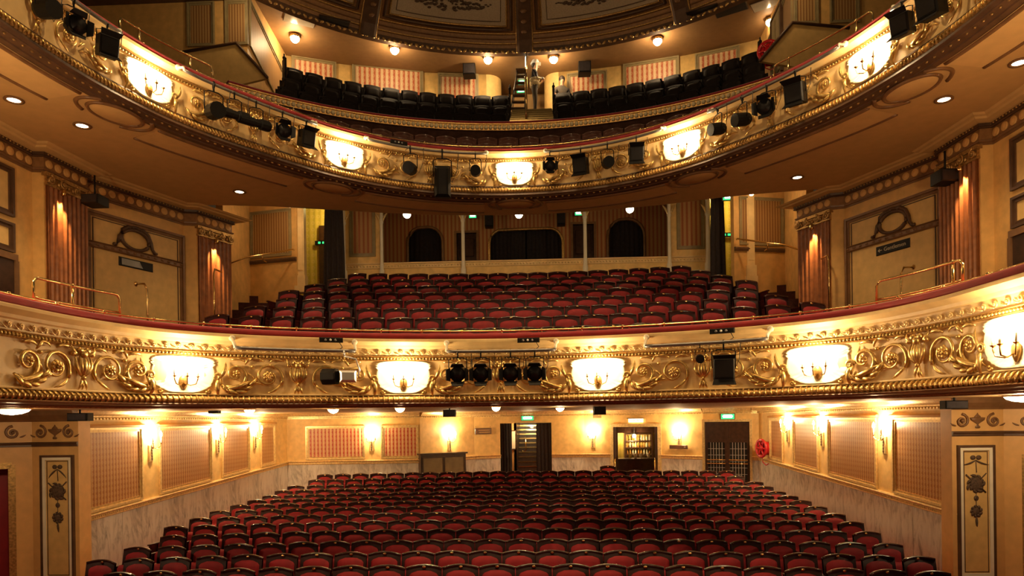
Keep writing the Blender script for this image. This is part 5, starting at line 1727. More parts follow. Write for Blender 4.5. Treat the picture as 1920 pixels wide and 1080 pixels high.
for k in range(-3, 3):
    a0, a1 = A_OFF + k * STEP, A_OFF + (k + 1) * STEP
    if max(abs(a0), abs(a1)) > AMAX + 0.3: continue
    def bay(u, t, lift):
        return dsurf(t, a0 + (a1 - a0) * u, lift)
    lo, hi = 0.115, 0.885
    m = MB()
    m.sheet([[bay(lo + (hi - lo) * i / 10, t, 0.03) for i in range(11)] for t in (0.06, 0.3, 0.6, 0.95)], True)
    pn = part('painted_panel', m, 'dome_panel', dome)
    for (d, rad, mat, tb) in ((-0.03, 0.045, 'dark_moulding', 0.025), (0.0, 0.03, 'old_gold', 0.055), (0.04, 0.010, 'dark_moulding', 0.10)):
        m = MB()
        m.tube([bay(lo + d, 0.95, 0.05)] + [bay(lo + d, t, 0.05) for t in (0.6, 0.3, tb)] + [bay(lo + d + (hi - lo - 2 * d) * i / 10, tb, 0.05) for i in range(1, 10)] + [bay(hi - d, t, 0.05) for t in (tb, 0.3, 0.6)] + [bay(hi - d, 0.95, 0.05)], rad, 6)
        part('panel_frame', m, mat, pn)
    if k in (-2, -1, 0, 1):
        m = MB()                                           # painted basket with sprays of flowers
        rnd = random.Random(40 + k)
        for i in range(110):
            u = 0.5 + rnd.gauss(0, 0.085)
            t = 0.29 + rnd.gauss(0, 0.05) + 0.15 * abs(u - 0.5)
            m.ball(bay(u, t, 0.05), 0.03 + 0.05 * rnd.random(), 6, 3, None, (1, 0.8, 0.35))
        for sx in (-1, 1):
            for i in range(12):
                u = 0.5 + sx * (0.10 + 0.016 * i)
                t = 0.245 - 0.002 * i + rnd.gauss(0, 0.012)
                m.ball(bay(u, t, 0.05), 0.075 - 0.004 * i, 6, 3, None, (1.2, 0.8, 0.35))
            for i in range(7):
                u, t = 0.5 + sx * (0.02 + 0.03 * i), 0.20 + 0.004 * i + rnd.gauss(0, 0.008)
                pts = [bay(u + sx * 0.012 * j, t - 0.014 * j + 0.003 * j * j, 0.05) for j in range(4)]
                m.tube(pts, [0.02, 0.035, 0.03, 0.008], 5)
        part('painted_flowers', m, 'painted_motif', pn)

# ---------------------------------------------------------------- stalls rear: stairs, bar, doors and fittings
st = sroot('wall_stair_lobby', 'lobby with a flight of stairs behind the central stalls opening', T(0, 0, 0))
m = MB(); m.box(-1.6, -0.22, 23.6, 23.7, -2.6, 0.3); part('lobby_wall', m, 'tan_paint', st)
m = MB(); m.box(0.80, 1.7, 23.6, 23.7, -2.6, 0.3); part('lobby_wall', m, 'dark_wood', st)
for x in (-0.26, 0.82):
    m = MB(); m.box(x - 0.05, x + 0.05, 23.6, 27.6, -2.6, 1.2); part('stair_side', m, 'dark_wood', st)
m = MB(); m.box(-1.6, 1.7, 27.6, 27.7, -2.6, 1.6); part('landing_wall', m, 'dark_wood', st)
for k in range(15):
    m = MB(); m.box(-0.22, 0.78, 23.45 + 0.28 * k, 23.75 + 0.28 * k, -2.45 + 0.165 * k, -2.40 + 0.165 * k); m.box(-0.22, 0.78, 23.73 + 0.28 * k, 23.75 + 0.28 * k, -2.40 + 0.165 * k, -2.24 + 0.165 * k); sp = part('stair_tread', m, 'dark_wood', st)
    m = MB(); m.box(-0.20, 0.76, 23.43 + 0.28 * k, 23.47 + 0.28 * k, -2.44 + 0.165 * k, -2.385 + 0.165 * k); part('nosing', m, 'brass', sp)
light('stair_light', 'POINT', (0.25, 23.3, -0.35), 45, WARM, 0.08)
t = thing('stair_handrail', 'bent brass handrail at the foot of the lobby stairs', 'handrail', T(0, 0, 0))
b = at_y(980, 838, 23.3)
m = MB(); m.tube([(b.x, 23.3, b.z - 0.12), (b.x + 0.03, 23.25, b.z - 0.2), (b.x + 0.12, 23.25, b.z - 0.1), (b.x + 0.10, 23.4, b.z + 0.35)], 0.02, 6); part('rail', m, 'brass', t)
t = thing('picture', 'small framed picture on the orange lobby wall', 'picture', T(at_y(962, 825, 23.55).x, 23.58, at_y(962, 825, 23.55).z))
m = MB(); m.chbox(-0.10, 0.10, -0.03, 0, -0.34, 0.34, 0.01); part('frame', m, 'dark_moulding', t)
m = MB(); m.box(-0.075, 0.075, -0.034, -0.03, -0.31, 0.31); part('print', m, 'pale_plaster', t)
for px, w, lab in ((948, 0.42, 'dark drawn curtain left of the central stalls exit'), (1020, 0.52, 'dark drawn curtain right of the central stalls exit')):
    c = at_y(px, 830, 22.5)
    curtain(T(c.x, 22.52, -2.4), w, 2.26, 4, lab, 'curtains of the central stalls exit')
F, L = BF[4]
x, z = hit(989, 784, F)
exit_sign(F @ T(x, 0, z), 0.44, 0.17, 'lit green exit sign above the central stalls opening', 'exit signs at the back of the stalls')
F, L = BF[9]
x, z = hit(1365, 781, F)
exit_sign(F @ T(x, -0.02, z), 0.42, 0.18, 'lit green exit sign above the dark double doors', 'exit signs at the back of the stalls')
# double doors
F, L = BF[9]
d = sroot('door_3', 'dark double doors with glazed grid and brass push bars', F)
H0, H1 = -2.42, -0.16
m = MB(); m.box(-0.02, 0.05, -0.06, 0.06, H0, H1 + 0.08); m.box(L - 0.05, L + 0.02, -0.06, 0.06, H0, H1 + 0.08); m.box(0.05, L - 0.05, -0.06, 0.06, H1, H1 + 0.08); part('door_case', m, 'pale_gold', d)
w = (L - 0.12) / 2
for k in range(2):
    x0 = 0.06 + w * k
    lf = link('door_leaf', None, d, T(x0, 0.02, 0))
    m = MB()
    m.box(0.0, 0.07, 0, 0.05, H0, H1); m.box(w - 0.07, w, 0, 0.05, H0, H1)
    m.box(0.07, w - 0.07, 0, 0.05, H1 - 0.62, H1 - 0.52); m.box(0.07, w - 0.07, 0, 0.05, H1 - 0.07, H1); m.box(0.07, w - 0.07, 0, 0.05, H0, H0 + 0.5)
    m.box(0.07, w - 0.07, 0.015, 0.04, H1 - 0.53, H1 - 0.06)
    part('stile_frame', m, 'dark_wood', lf)
    m = MB(); m.box(0.07, w - 0.07, 0.035, 0.045, H0 + 0.5, H1 - 0.62); part('glass_sheet', m, 'dark_void', lf)
    m = MB()
    for i in range(1, 6):
        xx = 0.07 + (w - 0.14) * i / 6
        m.box(xx - 0.006, xx + 0.006, 0.01, 0.03, H0 + 0.5, H1 - 0.62)
    for i in range(1, 6):
        zz = H0 + 0.5 + (H1 - 0.62 - H0 - 0.5) * i / 6
        m.box(0.07, w - 0.07, 0.012, 0.028, zz - 0.005, zz + 0.005)
    part('glazing_grid', m, 'silver_metal', lf)
    for zz in (-1.30, -1.41):
        m = MB(); m.tube([(0.05, -0.05, zz), (w - 0.05, -0.05, zz)], 0.016, 6); part('push_bar', m, 'brass', lf)
# bar seen through its doorway
F, L = BF[7]
bar = sroot('wall_bar', 'small bar room behind the stalls doorway', T(3.03, 22.1, 0))
m = MB(); m.box(-0.6, 2.6, 2.6, 2.7, -2.45, 0.2); part('bar_back_wall', m, 'wallpaper_yellow', bar)
for x in (-0.65, 2.6):
    m = MB(); m.box(x, x + 0.05, 0.45, 2.6, -2.45, 0.2); part('bar_side_wall', m, 'dark_wood', bar)
m = MB(); m.box(-0.65, 2.65, 0.12, 2.7, 0.0, 0.1); part('bar_ceiling', m, 'olive_frame', bar)
m = MB(); m.box(0.35, 1.75, 2.2, 2.3, -0.55, -0.28); part('bar_beam', m, 'dark_wood', bar)
dj = link('door_surround', None, bar, T(-3.03, -22.1, 0) @ F)
m = MB(); m.box(0.0, 0.12, -0.05, 0.10, -2.45, -0.27); m.box(L - 0.12, L, -0.05, 0.10, -2.45, -0.27); part('door_jamb', m, 'dark_wood', dj)
m = MB(); m.box(-0.09, 0.02, -0.07, 0.02, -2.45, -0.20); m.box(L - 0.02, L + 0.09, -0.07, 0.02, -2.45, -0.20); m.box(0.02, L - 0.02, -0.07, 0.02, -0.30, -0.20); part('architrave', m, 'pale_gold', dj)
for x in (0.10, L - 0.10):
    m = MB(); m.tube([(x, -0.06, -1.85), (x, -0.14, -1.75), (x, -0.14, -1.40), (x, -0.06, -1.30)], 0.022, 6); part('door_handle', m, 'brass', dj)
F = T(3.03, 22.1, 0)
counter = thing('bar_counter', 'dark wooden bar counter behind the stalls doorway', 'counter', F @ T(1.0, 1.4, -2.42))
m = MB(); m.box(-1.2, 1.2, -0.25, 0.25, 0, 0.95); part('counter_body', m, 'dark_wood', counter)
m = MB(); m.box(-1.2, 1.2, -0.30, 0.30, 0.95, 1.0); part('counter_top', m, 'dark_wood', counter)
SX = 1.17
shelf = thing('bar_shelf', 'dark back-bar shelving stocked with bottles and glasses', 'shelf', F @ T(SX, 2.45, -2.42))
m = MB(); m.box(-0.52, -0.46, -0.12, 0.12, 0, 1.9); m.box(0.46, 0.52, -0.12, 0.12, 0, 1.9); part('upright', m, 'dark_wood', shelf)
for zz in (1.02, 1.30, 1.55, 1.80):
    m = MB(); m.box(-0.46, 0.46, -0.12, 0.12, zz, zz + 0.04); part('shelf_board', m, 'dark_wood', shelf)
bt = MB(); bt.lathe([(0.028, 0), (0.030, 0.10), (0.028, 0.12), (0.010, 0.155), (0.010, 0.19), (0.012, 0.20)], 8)
BT = [bt.mesh('bottle', 'bottle_amber'), bt.mesh('bottle', 'bottle_clear')]
rnd = random.Random(3)
for j, zz in enumerate((1.06, 1.34, 1.59)):
    for i in range(9):
        o = link('bottle', BT[rnd.randint(0, 1)], None, F @ T(SX - 0.40 + 0.10 * i, 2.40, -2.42 + zz))
        tag(o, 'small bottle, %s from left on the %s back-bar shelf' % (ORD[i], ('lower', 'middle', 'upper')[j]), 'bottle', 'bottles on the back bar')
for i, (x, mt) in enumerate(((0.72, 'yellow_paper'), (0.90, 'white_paint'), (1.10, 'white_paint'), (1.36, 'pale_plaster'))):
    m = MB(); m.lathe([(0.04, 0), (0.045, 0.06), (0.04, 0.16), (0.03, 0.17)], 10)
    tag(part('bar_jar', m, mt, None, F @ T(x, 1.35, -1.42)), ('yellow', 'white', 'second white', 'cream')[i] + ' jar standing on the bar counter', 'jar', 'jars on the bar counter')
lt = thing('bar_lamp', 'lit lamp hanging above the back-bar shelves', 'lamp', F @ T(0.98, 2.1, -0.66))
m = MB(); m.ball((0, 0, 0), 0.07, 10, 6); part('globe', m, 'bar_strip', lt)
m = MB(); m.tube([(0, 0, 0.06), (0, 0, 0.66)], 0.01, 6); part('cord', m, 'cable_black', lt)
light('bar_light', 'POINT', F @ Vector((0.98, 1.95, -0.78)), 30, WARM2, 0.06)
light('bar_light', 'POINT', F @ Vector((0.45, 2.3, -0.70)), 14, WARM2, 0.06)
F8, L8 = BF[7]
x, z = hit(1193, 789, F8)
t = thing('bar_sign', 'lit brass topped sign reading Stalls Bar above the bar doorway', 'sign', F8 @ T(x, -0.02, z))
m = MB(); m.chbox(-0.24, 0.24, -0.06, 0, -0.05, 0.07, 0.01); part('light_box', m, 'sign_lit', t)
m = MB(); m.box(-0.28, 0.28, -0.10, 0.0, 0.07, 0.10); part('canopy', m, 'brown_moulding', t)
text_part('lettering', 'Stalls Bar', 0.10, 'brown_moulding', t, T(0, -0.063, 0.01), 'CENTER')
F3, L3 = BF[3]
x, z = hit(880, 809, F3)
t = thing('direction_sign', 'brown hanging direction sign right of the radiator cover', 'sign', F3 @ T(max(0.3, x), -0.03, z))
m = MB(); m.chbox(-0.30, 0.30, -0.03, 0, -0.10, 0.10, 0.01); part('board', m, 'sign_brown', t)
m = MB(); m.box(-0.18, 0.22, -0.034, -0.03, 0.02, 0.045); m.box(-0.16, 0.24, -0.034, -0.03, -0.05, -0.025); m.box(-0.25, -0.235, -0.034, -0.03, -0.07, 0.0); part('lettering', m, 'old_gold', t)
for sx in (-1, 1):
    m = MB(); m.ball((sx * 0.26, -0.01, 0.145), 0.014, 6, 4); m.tube([(sx * 0.26, -0.01, 0.14), (sx * 0.26, -0.01, 0.10)], 0.004, 4); part('hook', m, 'brown_moulding', t)
F9, L9 = BF[8]
x, z = hit(1274, 838, F9)
t = thing('door_sign', 'narrow dark sign under the wall lamp left of the double doors', 'sign', F9 @ T(x, -0.06, z))
m = MB(); m.chbox(-0.30, 0.30, -0.03, 0.02, -0.06, 0.06, 0.01); part('board', m, 'sign_brown', t)
m = MB(); m.prism([(0.18, 0.0), (0.22, -0.03), (0.22, -0.01), (0.26, -0.01), (0.26, 0.01), (0.22, 0.01), (0.22, 0.03)], -0.034, -0.03); part('arrow', m, 'sign_letter', t)
# radiator cover
t = thing('radiator_cover', 'dark wooden radiator cover with two mesh panels at the back of the stalls', 'radiator cover', wf((-3.02, 20.1), (-1.72, 21.0)) @ T(0.0, 0, -2.42))
m = MB(); m.box(0, 1.55, -0.02, 0.2, 0, 1.36); part('carcass', m, 'dark_wood', t)
m = MB(); m.box(-0.04, 1.59, -0.08, 0.22, 1.36, 1.41); part('top_board', m, 'dark_wood', t)
for x0 in (0.08, 0.81):
    m = MB(); m.box(x0, x0 + 0.66, -0.03, -0.02, 0.12, 1.26); g = part('mesh_panel', m, 'olive_frame', t)
    m = MB(); m.box(x0 - 0.04, x0, -0.045, 0, 0.08, 1.30); m.box(x0 + 0.66, x0 + 0.70, -0.045, 0, 0.08, 1.30); m.box(x0, x0 + 0.66, -0.045, 0, 1.26, 1.30); part('panel_bead', m, 'dark_wood', g)
# hose reel in the right-hand corner
p = at_y(1440, 840, 19.3)
def hose_reel(mx, label):
  t = thing('hose_reel', label, 'hose reel', mx, 'fire hose reels')
  for yy in (-0.20, 0.12):
      m = MB()
      m.lathe([(0.20, -0.02), (0.27, -0.025), (0.28, 0.0), (0.27, 0.025), (0.20, 0.02), (0.20, -0.02)], 20, T(0, yy, 0) @ Matrix.Rotation(PI / 2, 4, 'X'), True, 0.0, 2 * PI, False)
      m.lathe([(0.001, -0.02), (0.09, -0.02), (0.09, 0.02), (0.001, 0.02)], 14, T(0, yy, 0) @ Matrix.Rotation(PI / 2, 4, 'X'))
      for k in range(6):
          a = PI / 3 * k
          m.tube([(0.07 * math.cos(a), yy, 0.07 * math.sin(a)), (0.23 * math.cos(a), yy, 0.23 * math.sin(a))], 0.028, 5)
      part('side_disc', m, 'red_enamel', t)
  m = MB(); m.lathe([(0.12, -0.12), (0.19, -0.12), (0.20, -0.10), (0.19, -0.06), (0.20, -0.02), (0.19, 0.02), (0.20, 0.06), (0.19, 0.10), (0.20, 0.14), (0.19, 0.18), (0.12, 0.18)], 18, Matrix.Rotation(PI / 2, 4, 'X'), True, 0.0, 2 * PI, False); part('coiled_hose', m, 'red_enamel', t)
  m = MB(); m.tube([(-0.10, -0.1, -0.24), (-0.08, -0.1, -0.40), (0.05, -0.08, -0.48), (0.18, -0.02, -0.38), (0.22, 0.05, -0.20)], 0.014, 6); part('loose_hose', m, 'red_enamel', t)
  m = MB(); m.tube([(0.02, 0.2, 0.0), (0.02, 0.22, -0.3), (0.02, 0.22, -1.4)], 0.04, 8); part('standpipe', m, 'olive_frame', t)
hose_reel(T(p.x - 0.05, p.y - 0.1, p.z) @ Matrix.Rotation(-1.3, 4, 'Z'), 'red fire hose reel in the right rear corner of the stalls')
q = at_y(1447, 110, 18.0)
hose_reel(T(q.x - 0.1, 17.9, q.z + 0.08) @ Matrix.Rotation(-0.5, 4, 'Z'), 'red hose reel peeping over the right end of the gallery seats')
# bowl lamps, boxes and loudspeakers under the lower balcony
for k, (px, py, r) in enumerate(((22, 772, 0.22), (468, 771, 0.09), (625, 770, 0.10), (750, 768, 0.09), (930, 766, 0.08), (1050, 767, 0.09), (1917, 748, 0.22))):
    p = at_z(px, py, 0.20 if r < 0.2 else 0.19)
    t = thing('bowl_lamp', 'lit shallow bowl lamp under the lower balcony, %s from the left' % ORD[k], 'ceiling lamp', T(p.x, p.y, 0.245), 'bowl lamps under the lower balcony')
    m = MB(); m.lathe([(r * 1.08, 0.0), (r * 1.1, -0.02), (r, -0.025)], 16); part('rim', m, 'brass', t)
    m = MB(); m.lathe([(r, -0.02), (r * 0.85, -0.055), (r * 0.5, -0.085), (0.001, -0.10)], 16); part('glass_bowl', m, 'lamp_glass', t)
    light('bowl_light', 'POINT', (p.x, p.y, 0.10), 9 if r < 0.2 else 26, WARM, 0.06)
def black_box(px, py, y, w, h, dp, label, group, bracket=0.1):
    p = at_y(px, py, y)
    t = thing('loudspeaker', label, 'loudspeaker', T(p.x, p.y, p.z), group)
    m = MB(); m.chbox(-w / 2, w / 2, -dp / 2, dp / 2, -h / 2, h / 2, 0.015); part('cabinet', m, 'black_metal', t)
    m = MB(); m.box(-w * 0.43, w * 0.43, -dp / 2 - 0.006, -dp / 2, -h * 0.40, h * 0.40); part('grille', m, 'black_cloth', t)
    m = MB(); m.tube([(0, 0, h / 2 - 0.01), (0, 0, max(h / 2 + 0.02, bracket - p.z))], 0.015, 6); part('bracket', m, 'black_metal', t)
black_box(150, 782, 10.5, 0.34, 0.13, 0.16, 'flat black loudspeaker beside the left stalls pier frieze', 'small loudspeakers below the lower balcony', 0.245)
black_box(1789, 759, 10.5, 0.34, 0.13, 0.16, 'flat black loudspeaker beside the right stalls pier frieze', 'small loudspeakers below the lower balcony', 0.245)
black_box(843, 775, 14.0, 0.26, 0.15, 0.2, 'dark box loudspeaker under the lower balcony above the radiator cover', 'small loudspeakers below the lower balcony', 0.245)
black_box(1124, 770, 14.0, 0.26, 0.17, 0.2, 'dark box loudspeaker under the lower balcony above the right wall lamp', 'small loudspeakers below the lower balcony', 0.245)
black_box(402, 772, 13.0, 0.2, 0.07, 0.14, 'small flat dark box under the lower balcony above the left wall panels', 'small loudspeakers below the lower balcony', 0.245)
black_box(178, 377, 11.2, 0.30, 0.16, 0.3, 'black loudspeaker on the left wall beside the outer fluted pier', 'side wall loudspeakers of the dress circle', 4.3)
black_box(1772, 333, 11.2, 0.30, 0.20, 0.3, 'black loudspeaker on the right wall beside the outer fluted pier', 'side wall loudspeakers of the dress circle', 4.3)
# recessed downlights in the soffit of the upper balcony
for k, (px, py) in enumerate(((26, 188), (154, 236), (449, 360), (1911, 118), (1770, 187), (1495, 333))):
    p = at_z(px, py, 4.53)
    t = thing('downlight', 'recessed round downlight in the brown soffit, %s on the %s side' % (ORD[k % 3], 'left' if k < 3 else 'right'), 'downlight', T(p.x, p.y, 4.545), 'soffit downlights')
    m = MB(); m.lathe([(0.085, 0.0), (0.12, -0.005), (0.125, -0.02), (0.085, -0.022), (0.08, 0.0)], 16); part('rim', m, 'brown_moulding', t)
    m = MB(); m.lathe([(0.001, -0.012), (0.082, -0.010), (0.082, 0.0)], 16); part('lens', m, 'downlight_glass', t)
    light('downlight_light', 'SPOT', (p.x, p.y, 4.50), 45, WARM, 0.06, (p.x, p.y, 0), 110, 0.7)

# ---------------------------------------------------------------- lighting bars and stage lanterns on the balcony fronts
def lighting_bar(cur, p0, p1, zb, zl, y, label):
    s0, s1 = cur.s_at_px(p0, zb, y), cur.s_at_px(p1, zb, y)
    t = thing('lighting_bar', label, 'lighting bar', T(0, 0, 0), 'pipes for stage lights')
    m = MB(); n = 14
    m.tube([cur.pt(s0 + (s1 - s0) * i / n, y, zb) for i in range(n + 1)], 0.026, 8); part('pipe', m, 'grey_metal', t)
    for s in (s0, s1):
        m = MB(); m.tube([cur.pt(s, y, zb), cur.pt(s, y + 0.02, zb + 0.05), cur.pt(s, -0.12, zl)], 0.022, 7); m.lathe([(0.045, -0.01), (0.045, 0.02), (0.02, 0.03)], 8, cur.frame(s, -0.13, zl) @ Matrix.Rotation(PI / 2, 4, 'X')); part('bracket', m, 'pale_plaster', t)
lighting_bar(LOWER, 440, 667, 1.04, 1.19, -0.30, 'pipe with brackets on the lower balcony left of centre')
lighting_bar(LOWER, 838, 1042, 1.04, 1.19, -0.30, 'pipe above the four black spotlights on the lower balcony')
lighting_bar(LOWER, 1208, 1437, 1.04, 1.19, -0.30, 'pipe with brackets on the lower balcony right of centre')
for a, b, lab in ((95, 228, 'pipe on the upper balcony left of the leftmost sconce'), (345, 594, 'pipe on the upper balcony between the two left sconces'), (692, 912, 'pipe on the upper balcony left of the middle sconce'),
                  (1022, 1238, 'pipe on the upper balcony right of the middle sconce'), (1326, 1572, 'pipe on the upper balcony between the two right sconces'), (1672, 1785, 'pipe on the upper balcony right of the rightmost sconce')):
    lighting_bar(UPPER, a, b, 5.40, 5.48, -0.28, lab)

def lantern_kit(kind, s=1.0):
    """parts of a stage lantern hung at the origin (clamp at z=0), front towards -y"""
    k = []
    clamp = MB(); clamp.tube([(0, 0, 0.03), (0, -0.035, 0.0), (0, 0, -0.035), (0, 0, -0.10 * s)], 0.014, 6); clamp.box(-0.012, 0.012, -0.02, 0.02, -0.05, 0.04)
    k.append(('hook_clamp', clamp, 'black_metal'))
    w = {'fresnel': 0.14, 'par': 0.11, 'box': 0.15, 'profile': 0.10, 'tall': 0.12}[kind] * s
    yk = MB(); yk.tube([(-w - 0.015, 0, -0.37 * s), (-w - 0.015, 0, -0.13 * s), (-w * 0.6, 0, -0.10 * s), (w * 0.6, 0, -0.10 * s), (w + 0.015, 0, -0.13 * s), (w + 0.015, 0, -0.37 * s)], 0.009, 5)
    k.append(('yoke', yk, 'black_metal'))
    c = T(0, 0, -0.37 * s) @ Matrix.Rotation(0.20, 4, 'X')
    body, lens = MB(), MB()
    if kind == 'fresnel':
        body.lathe([(w, -0.12 * s), (w, 0.04 * s), (w * 0.8, 0.10 * s), (w * 0.5, 0.15 * s)], 8, c @ Matrix.Rotation(-PI / 2, 4, 'X') @ Matrix.Rotation(PI / 8, 4, 'Z'), False)
        for a in range(4):
            q = c @ Matrix.Rotation(a * PI / 2, 4, 'Y')
            body.prism([(-w * 0.85, 0.0), (w * 0.85, 0.0), (w * 0.65, 0.10 * s), (-w * 0.65, 0.10 * s)], -0.006, 0.006, q @ T(0, -0.12 * s, w * 0.90) @ Matrix.Rotation(0.9, 4, 'X'))
        lens.lathe([(0.001, 0.0), (w * 0.8, 0.005), (w * 0.8, 0.02)], 14, c @ T(0, -0.125 * s, 0) @ Matrix.Rotation(PI / 2, 4, 'X'))
    elif kind == 'par':
        body.lathe([(w, -0.16 * s), (w, 0.06 * s), (w * 0.85, 0.12 * s), (w * 0.4, 0.17 * s)], 14, c @ Matrix.Rotation(-PI / 2, 4, 'X'), False)
        lens.lathe([(0.001, 0.0), (w * 0.92, 0.006), (w * 0.92, 0.02)], 14, c @ T(0, -0.13 * s, 0) @ Matrix.Rotation(PI / 2, 4, 'X'))
    elif kind == 'box':
        body.chbox(-w, w, -0.12 * s, 0.12 * s, -w * 1.05, w * 1.05, 0.02, c)
        for a in (0, 2):
            body.prism([(-w * 0.95, 0.0), (w * 0.95, 0.0), (w * 1.1, 0.12 * s), (-w * 1.1, 0.12 * s)], -0.005, 0.005, c @ Matrix.Rotation(a * PI / 2, 4, 'Y') @ T(0, -0.12 * s, w) @ Matrix.Rotation(1.0, 4, 'X'))
        lens.box(-w * 0.8, w * 0.8, -0.126 * s, -0.12 * s, -w * 0.8, w * 0.8, c)
    elif kind == 'profile':
        q = c @ Matrix.Rotation(-1.15, 4, 'Z')
        body.lathe([(w * 0.80, -0.34 * s), (w * 0.80, -0.06 * s), (w * 0.70, -0.05 * s), (w * 0.70, 0.06 * s), (w * 0.95, 0.08 * s), (w * 0.95, 0.24 * s), (w * 0.75, 0.27 * s)], 10, q @ Matrix.Rotation(-PI / 2, 4, 'X'), False)
        lens.lathe([(0.001, 0.0), (w * 0.7, 0.004), (w * 0.7, 0.02)], 12, q @ T(0, -0.345 * s, 0) @ Matrix.Rotation(PI / 2, 4, 'X'))
    else:
        body.chbox(-w, w, -0.14, 0.14, -0.30 * s, 0.14 * s, 0.04, c)
        lens.box(-w * 0.45, w * 0.45, -0.146, -0.14, -0.26 * s, 0.10 * s, c)
    k.append(('body', body, 'black_metal'))
    k.append(('lens', lens, 'sign_black'))
    return [(n, mb_.mesh(n, mt)) for n, mb_, mt in k]
KITS = {k: lantern_kit(k) for k in ('fresnel', 'par', 'box', 'profile', 'tall')}
def lantern(cur, kind, px, py, zb, y, label, group, turn=0.0, sc=1.0):
    z = zb
    s = cur.s_at_px(px, zb - 0.35, y)
    fm = cur.frame(s, y, zb)
    d_ = fm.translation
    face = math.atan2(fm[1][0], fm[0][0])
    mx = T(d_.x, d_.y, d_.z) @ Matrix.Rotation(face * 0.5 + turn, 4, 'Z') @ Matrix.Diagonal((sc, sc, sc, 1))
    t = thing('stage_light', label, 'stage light', mx, group)
    for n, me in KITS[kind]:
        link(n, me, t)
    cbl = MB(); cbl.tube([(0.05, 0.05, -0.3), (0.14, 0.06, -0.43), (0.22, 0.05, -0.25), (0.24, 0.03, 0.0)], 0.006, 5)
    part('cable', cbl, 'cable_black', t)
    return t
GLOW = 'stage lights on the lower balcony'
for px, kind, lab in ((858, 'fresnel', 'black spotlight, leftmost of the four together on the lower balcony'), (903, 'fresnel', 'black spotlight, second of the four together on the lower balcony'),
                      (957, 'fresnel', 'black spotlight, third of the four together on the lower balcony'), (1003, 'fresnel', 'black spotlight, rightmost of the four together on the lower balcony'),
                      (1313, 'par', 'small black lantern left of the black floodlight on the lower balcony'), (1358, 'box', 'square black floodlight on the lower balcony right of centre')):
    lantern(LOWER, kind, px, 700, 1.03, -0.30, lab, GLOW, 0.0, 0.88 if kind == 'fresnel' else (0.55 if kind == 'par' else 0.95))
# big silver-bodied profile lantern
s = LOWER.s_at_px(640, 0.7, -0.32)
t = thing('followspot', 'large silver lantern with black octagonal snout on the lower balcony', 'stage light', LOWER.frame(s, -0.32, 0.66), GLOW)
m = MB(); m.lathe([(0.10, -0.26), (0.125, -0.25), (0.125, -0.04), (0.10, -0.03)], 8, Matrix.Rotation(-0.5, 4, 'Z') @ Matrix.Rotation(-PI / 2, 4, 'Y') @ Matrix.Rotation(PI, 4, 'X') @ Matrix.Rotation(PI / 8, 4, 'Z') , False); part('snout', m, 'black_metal', t, T(-0.02, 0, 0) @ Matrix.Rotation(0.0, 4, 'Y'))
m = MB(); m.chbox(-0.02, 0.22, -0.09, 0.09, -0.085, 0.085, 0.03); part('lamp_house', m, 'silver_metal', t)
m = MB(); m.tube([(0.05, 0, 0.30), (0.22, 0.0, 0.26), (0.27, 0.0, 0.10), (0.25, 0.0, 0.0)], 0.014, 6); m.tube([(0.05, 0, 0.38), (0.05, 0, 0.30)], 0.016, 6); part('yoke', m, 'silver_metal', t)
GU = 'stage lights on the upper balcony'
for px, kind, sc, lab, turn in (
        (85, 'par', 1.0, 'black lantern at the upper left picture corner on the upper balcony', 0.5), (140, 'fresnel', 0.85, 'black spotlight at far left of the upper balcony, above the soffit', 0.3),
        (203, 'box', 0.8, 'square black floodlight just left of the leftmost upper sconce', 0.2), (400, 'par', 1.15, 'round black lantern right of the leftmost upper sconce', 0.3),
        (441, 'profile', 0.95, 'long black profile lantern, first of two between the left upper sconces', 0.1), (480, 'profile', 0.95, 'long black profile lantern, second of two between the left upper sconces', 0.1),
        (531, 'fresnel', 0.9, 'square black spotlight left of the white edged one on the upper balcony', 0.2), (574, 'box', 0.85, 'black floodlight next to the second upper sconce from the left', 0.4),
        (770, 'par', 1.1, 'black lantern right of the second upper sconce', -0.3), (829, 'tall', 1.35, 'tall black hanging cabinet left of the middle upper sconce', 0.0),
        (892, 'par', 0.95, 'black lantern just left of the middle upper sconce', 0.0), (1031, 'fresnel', 0.8, 'black lantern just right of the middle upper sconce', 0.1),
        (1089, 'box', 0.95, 'broad black floodlight right of the middle upper sconce', -0.2), (1140, 'par', 1.0, 'round black lantern right of the broad floodlight on the upper balcony', 0.3),
        (1193, 'box', 0.9, 'small square black floodlight left of the fourth upper sconce', 0.2), (1347, 'par', 0.95, 'small glossy black lantern right of the fourth upper sconce', -0.8),
        (1391, 'par', 1.0, 'second glossy black lantern right of the fourth upper sconce', -0.8), (1438, 'fresnel', 0.95, 'black spotlight with flaps, left of a pair on the upper right balcony', -0.2),
        (1490, 'box', 0.95, 'black floodlight with flaps, right of a pair on the upper right balcony', -0.2), (1692, 'box', 0.8, 'large dark floodlight beside the rightmost upper sconce', -0.3),
        (1745, 'box', 0.9, 'black floodlight at the upper right picture corner', -0.4)):
    lantern(UPPER, kind, px, 0, 5.39, -0.28, lab, GU, turn, sc)
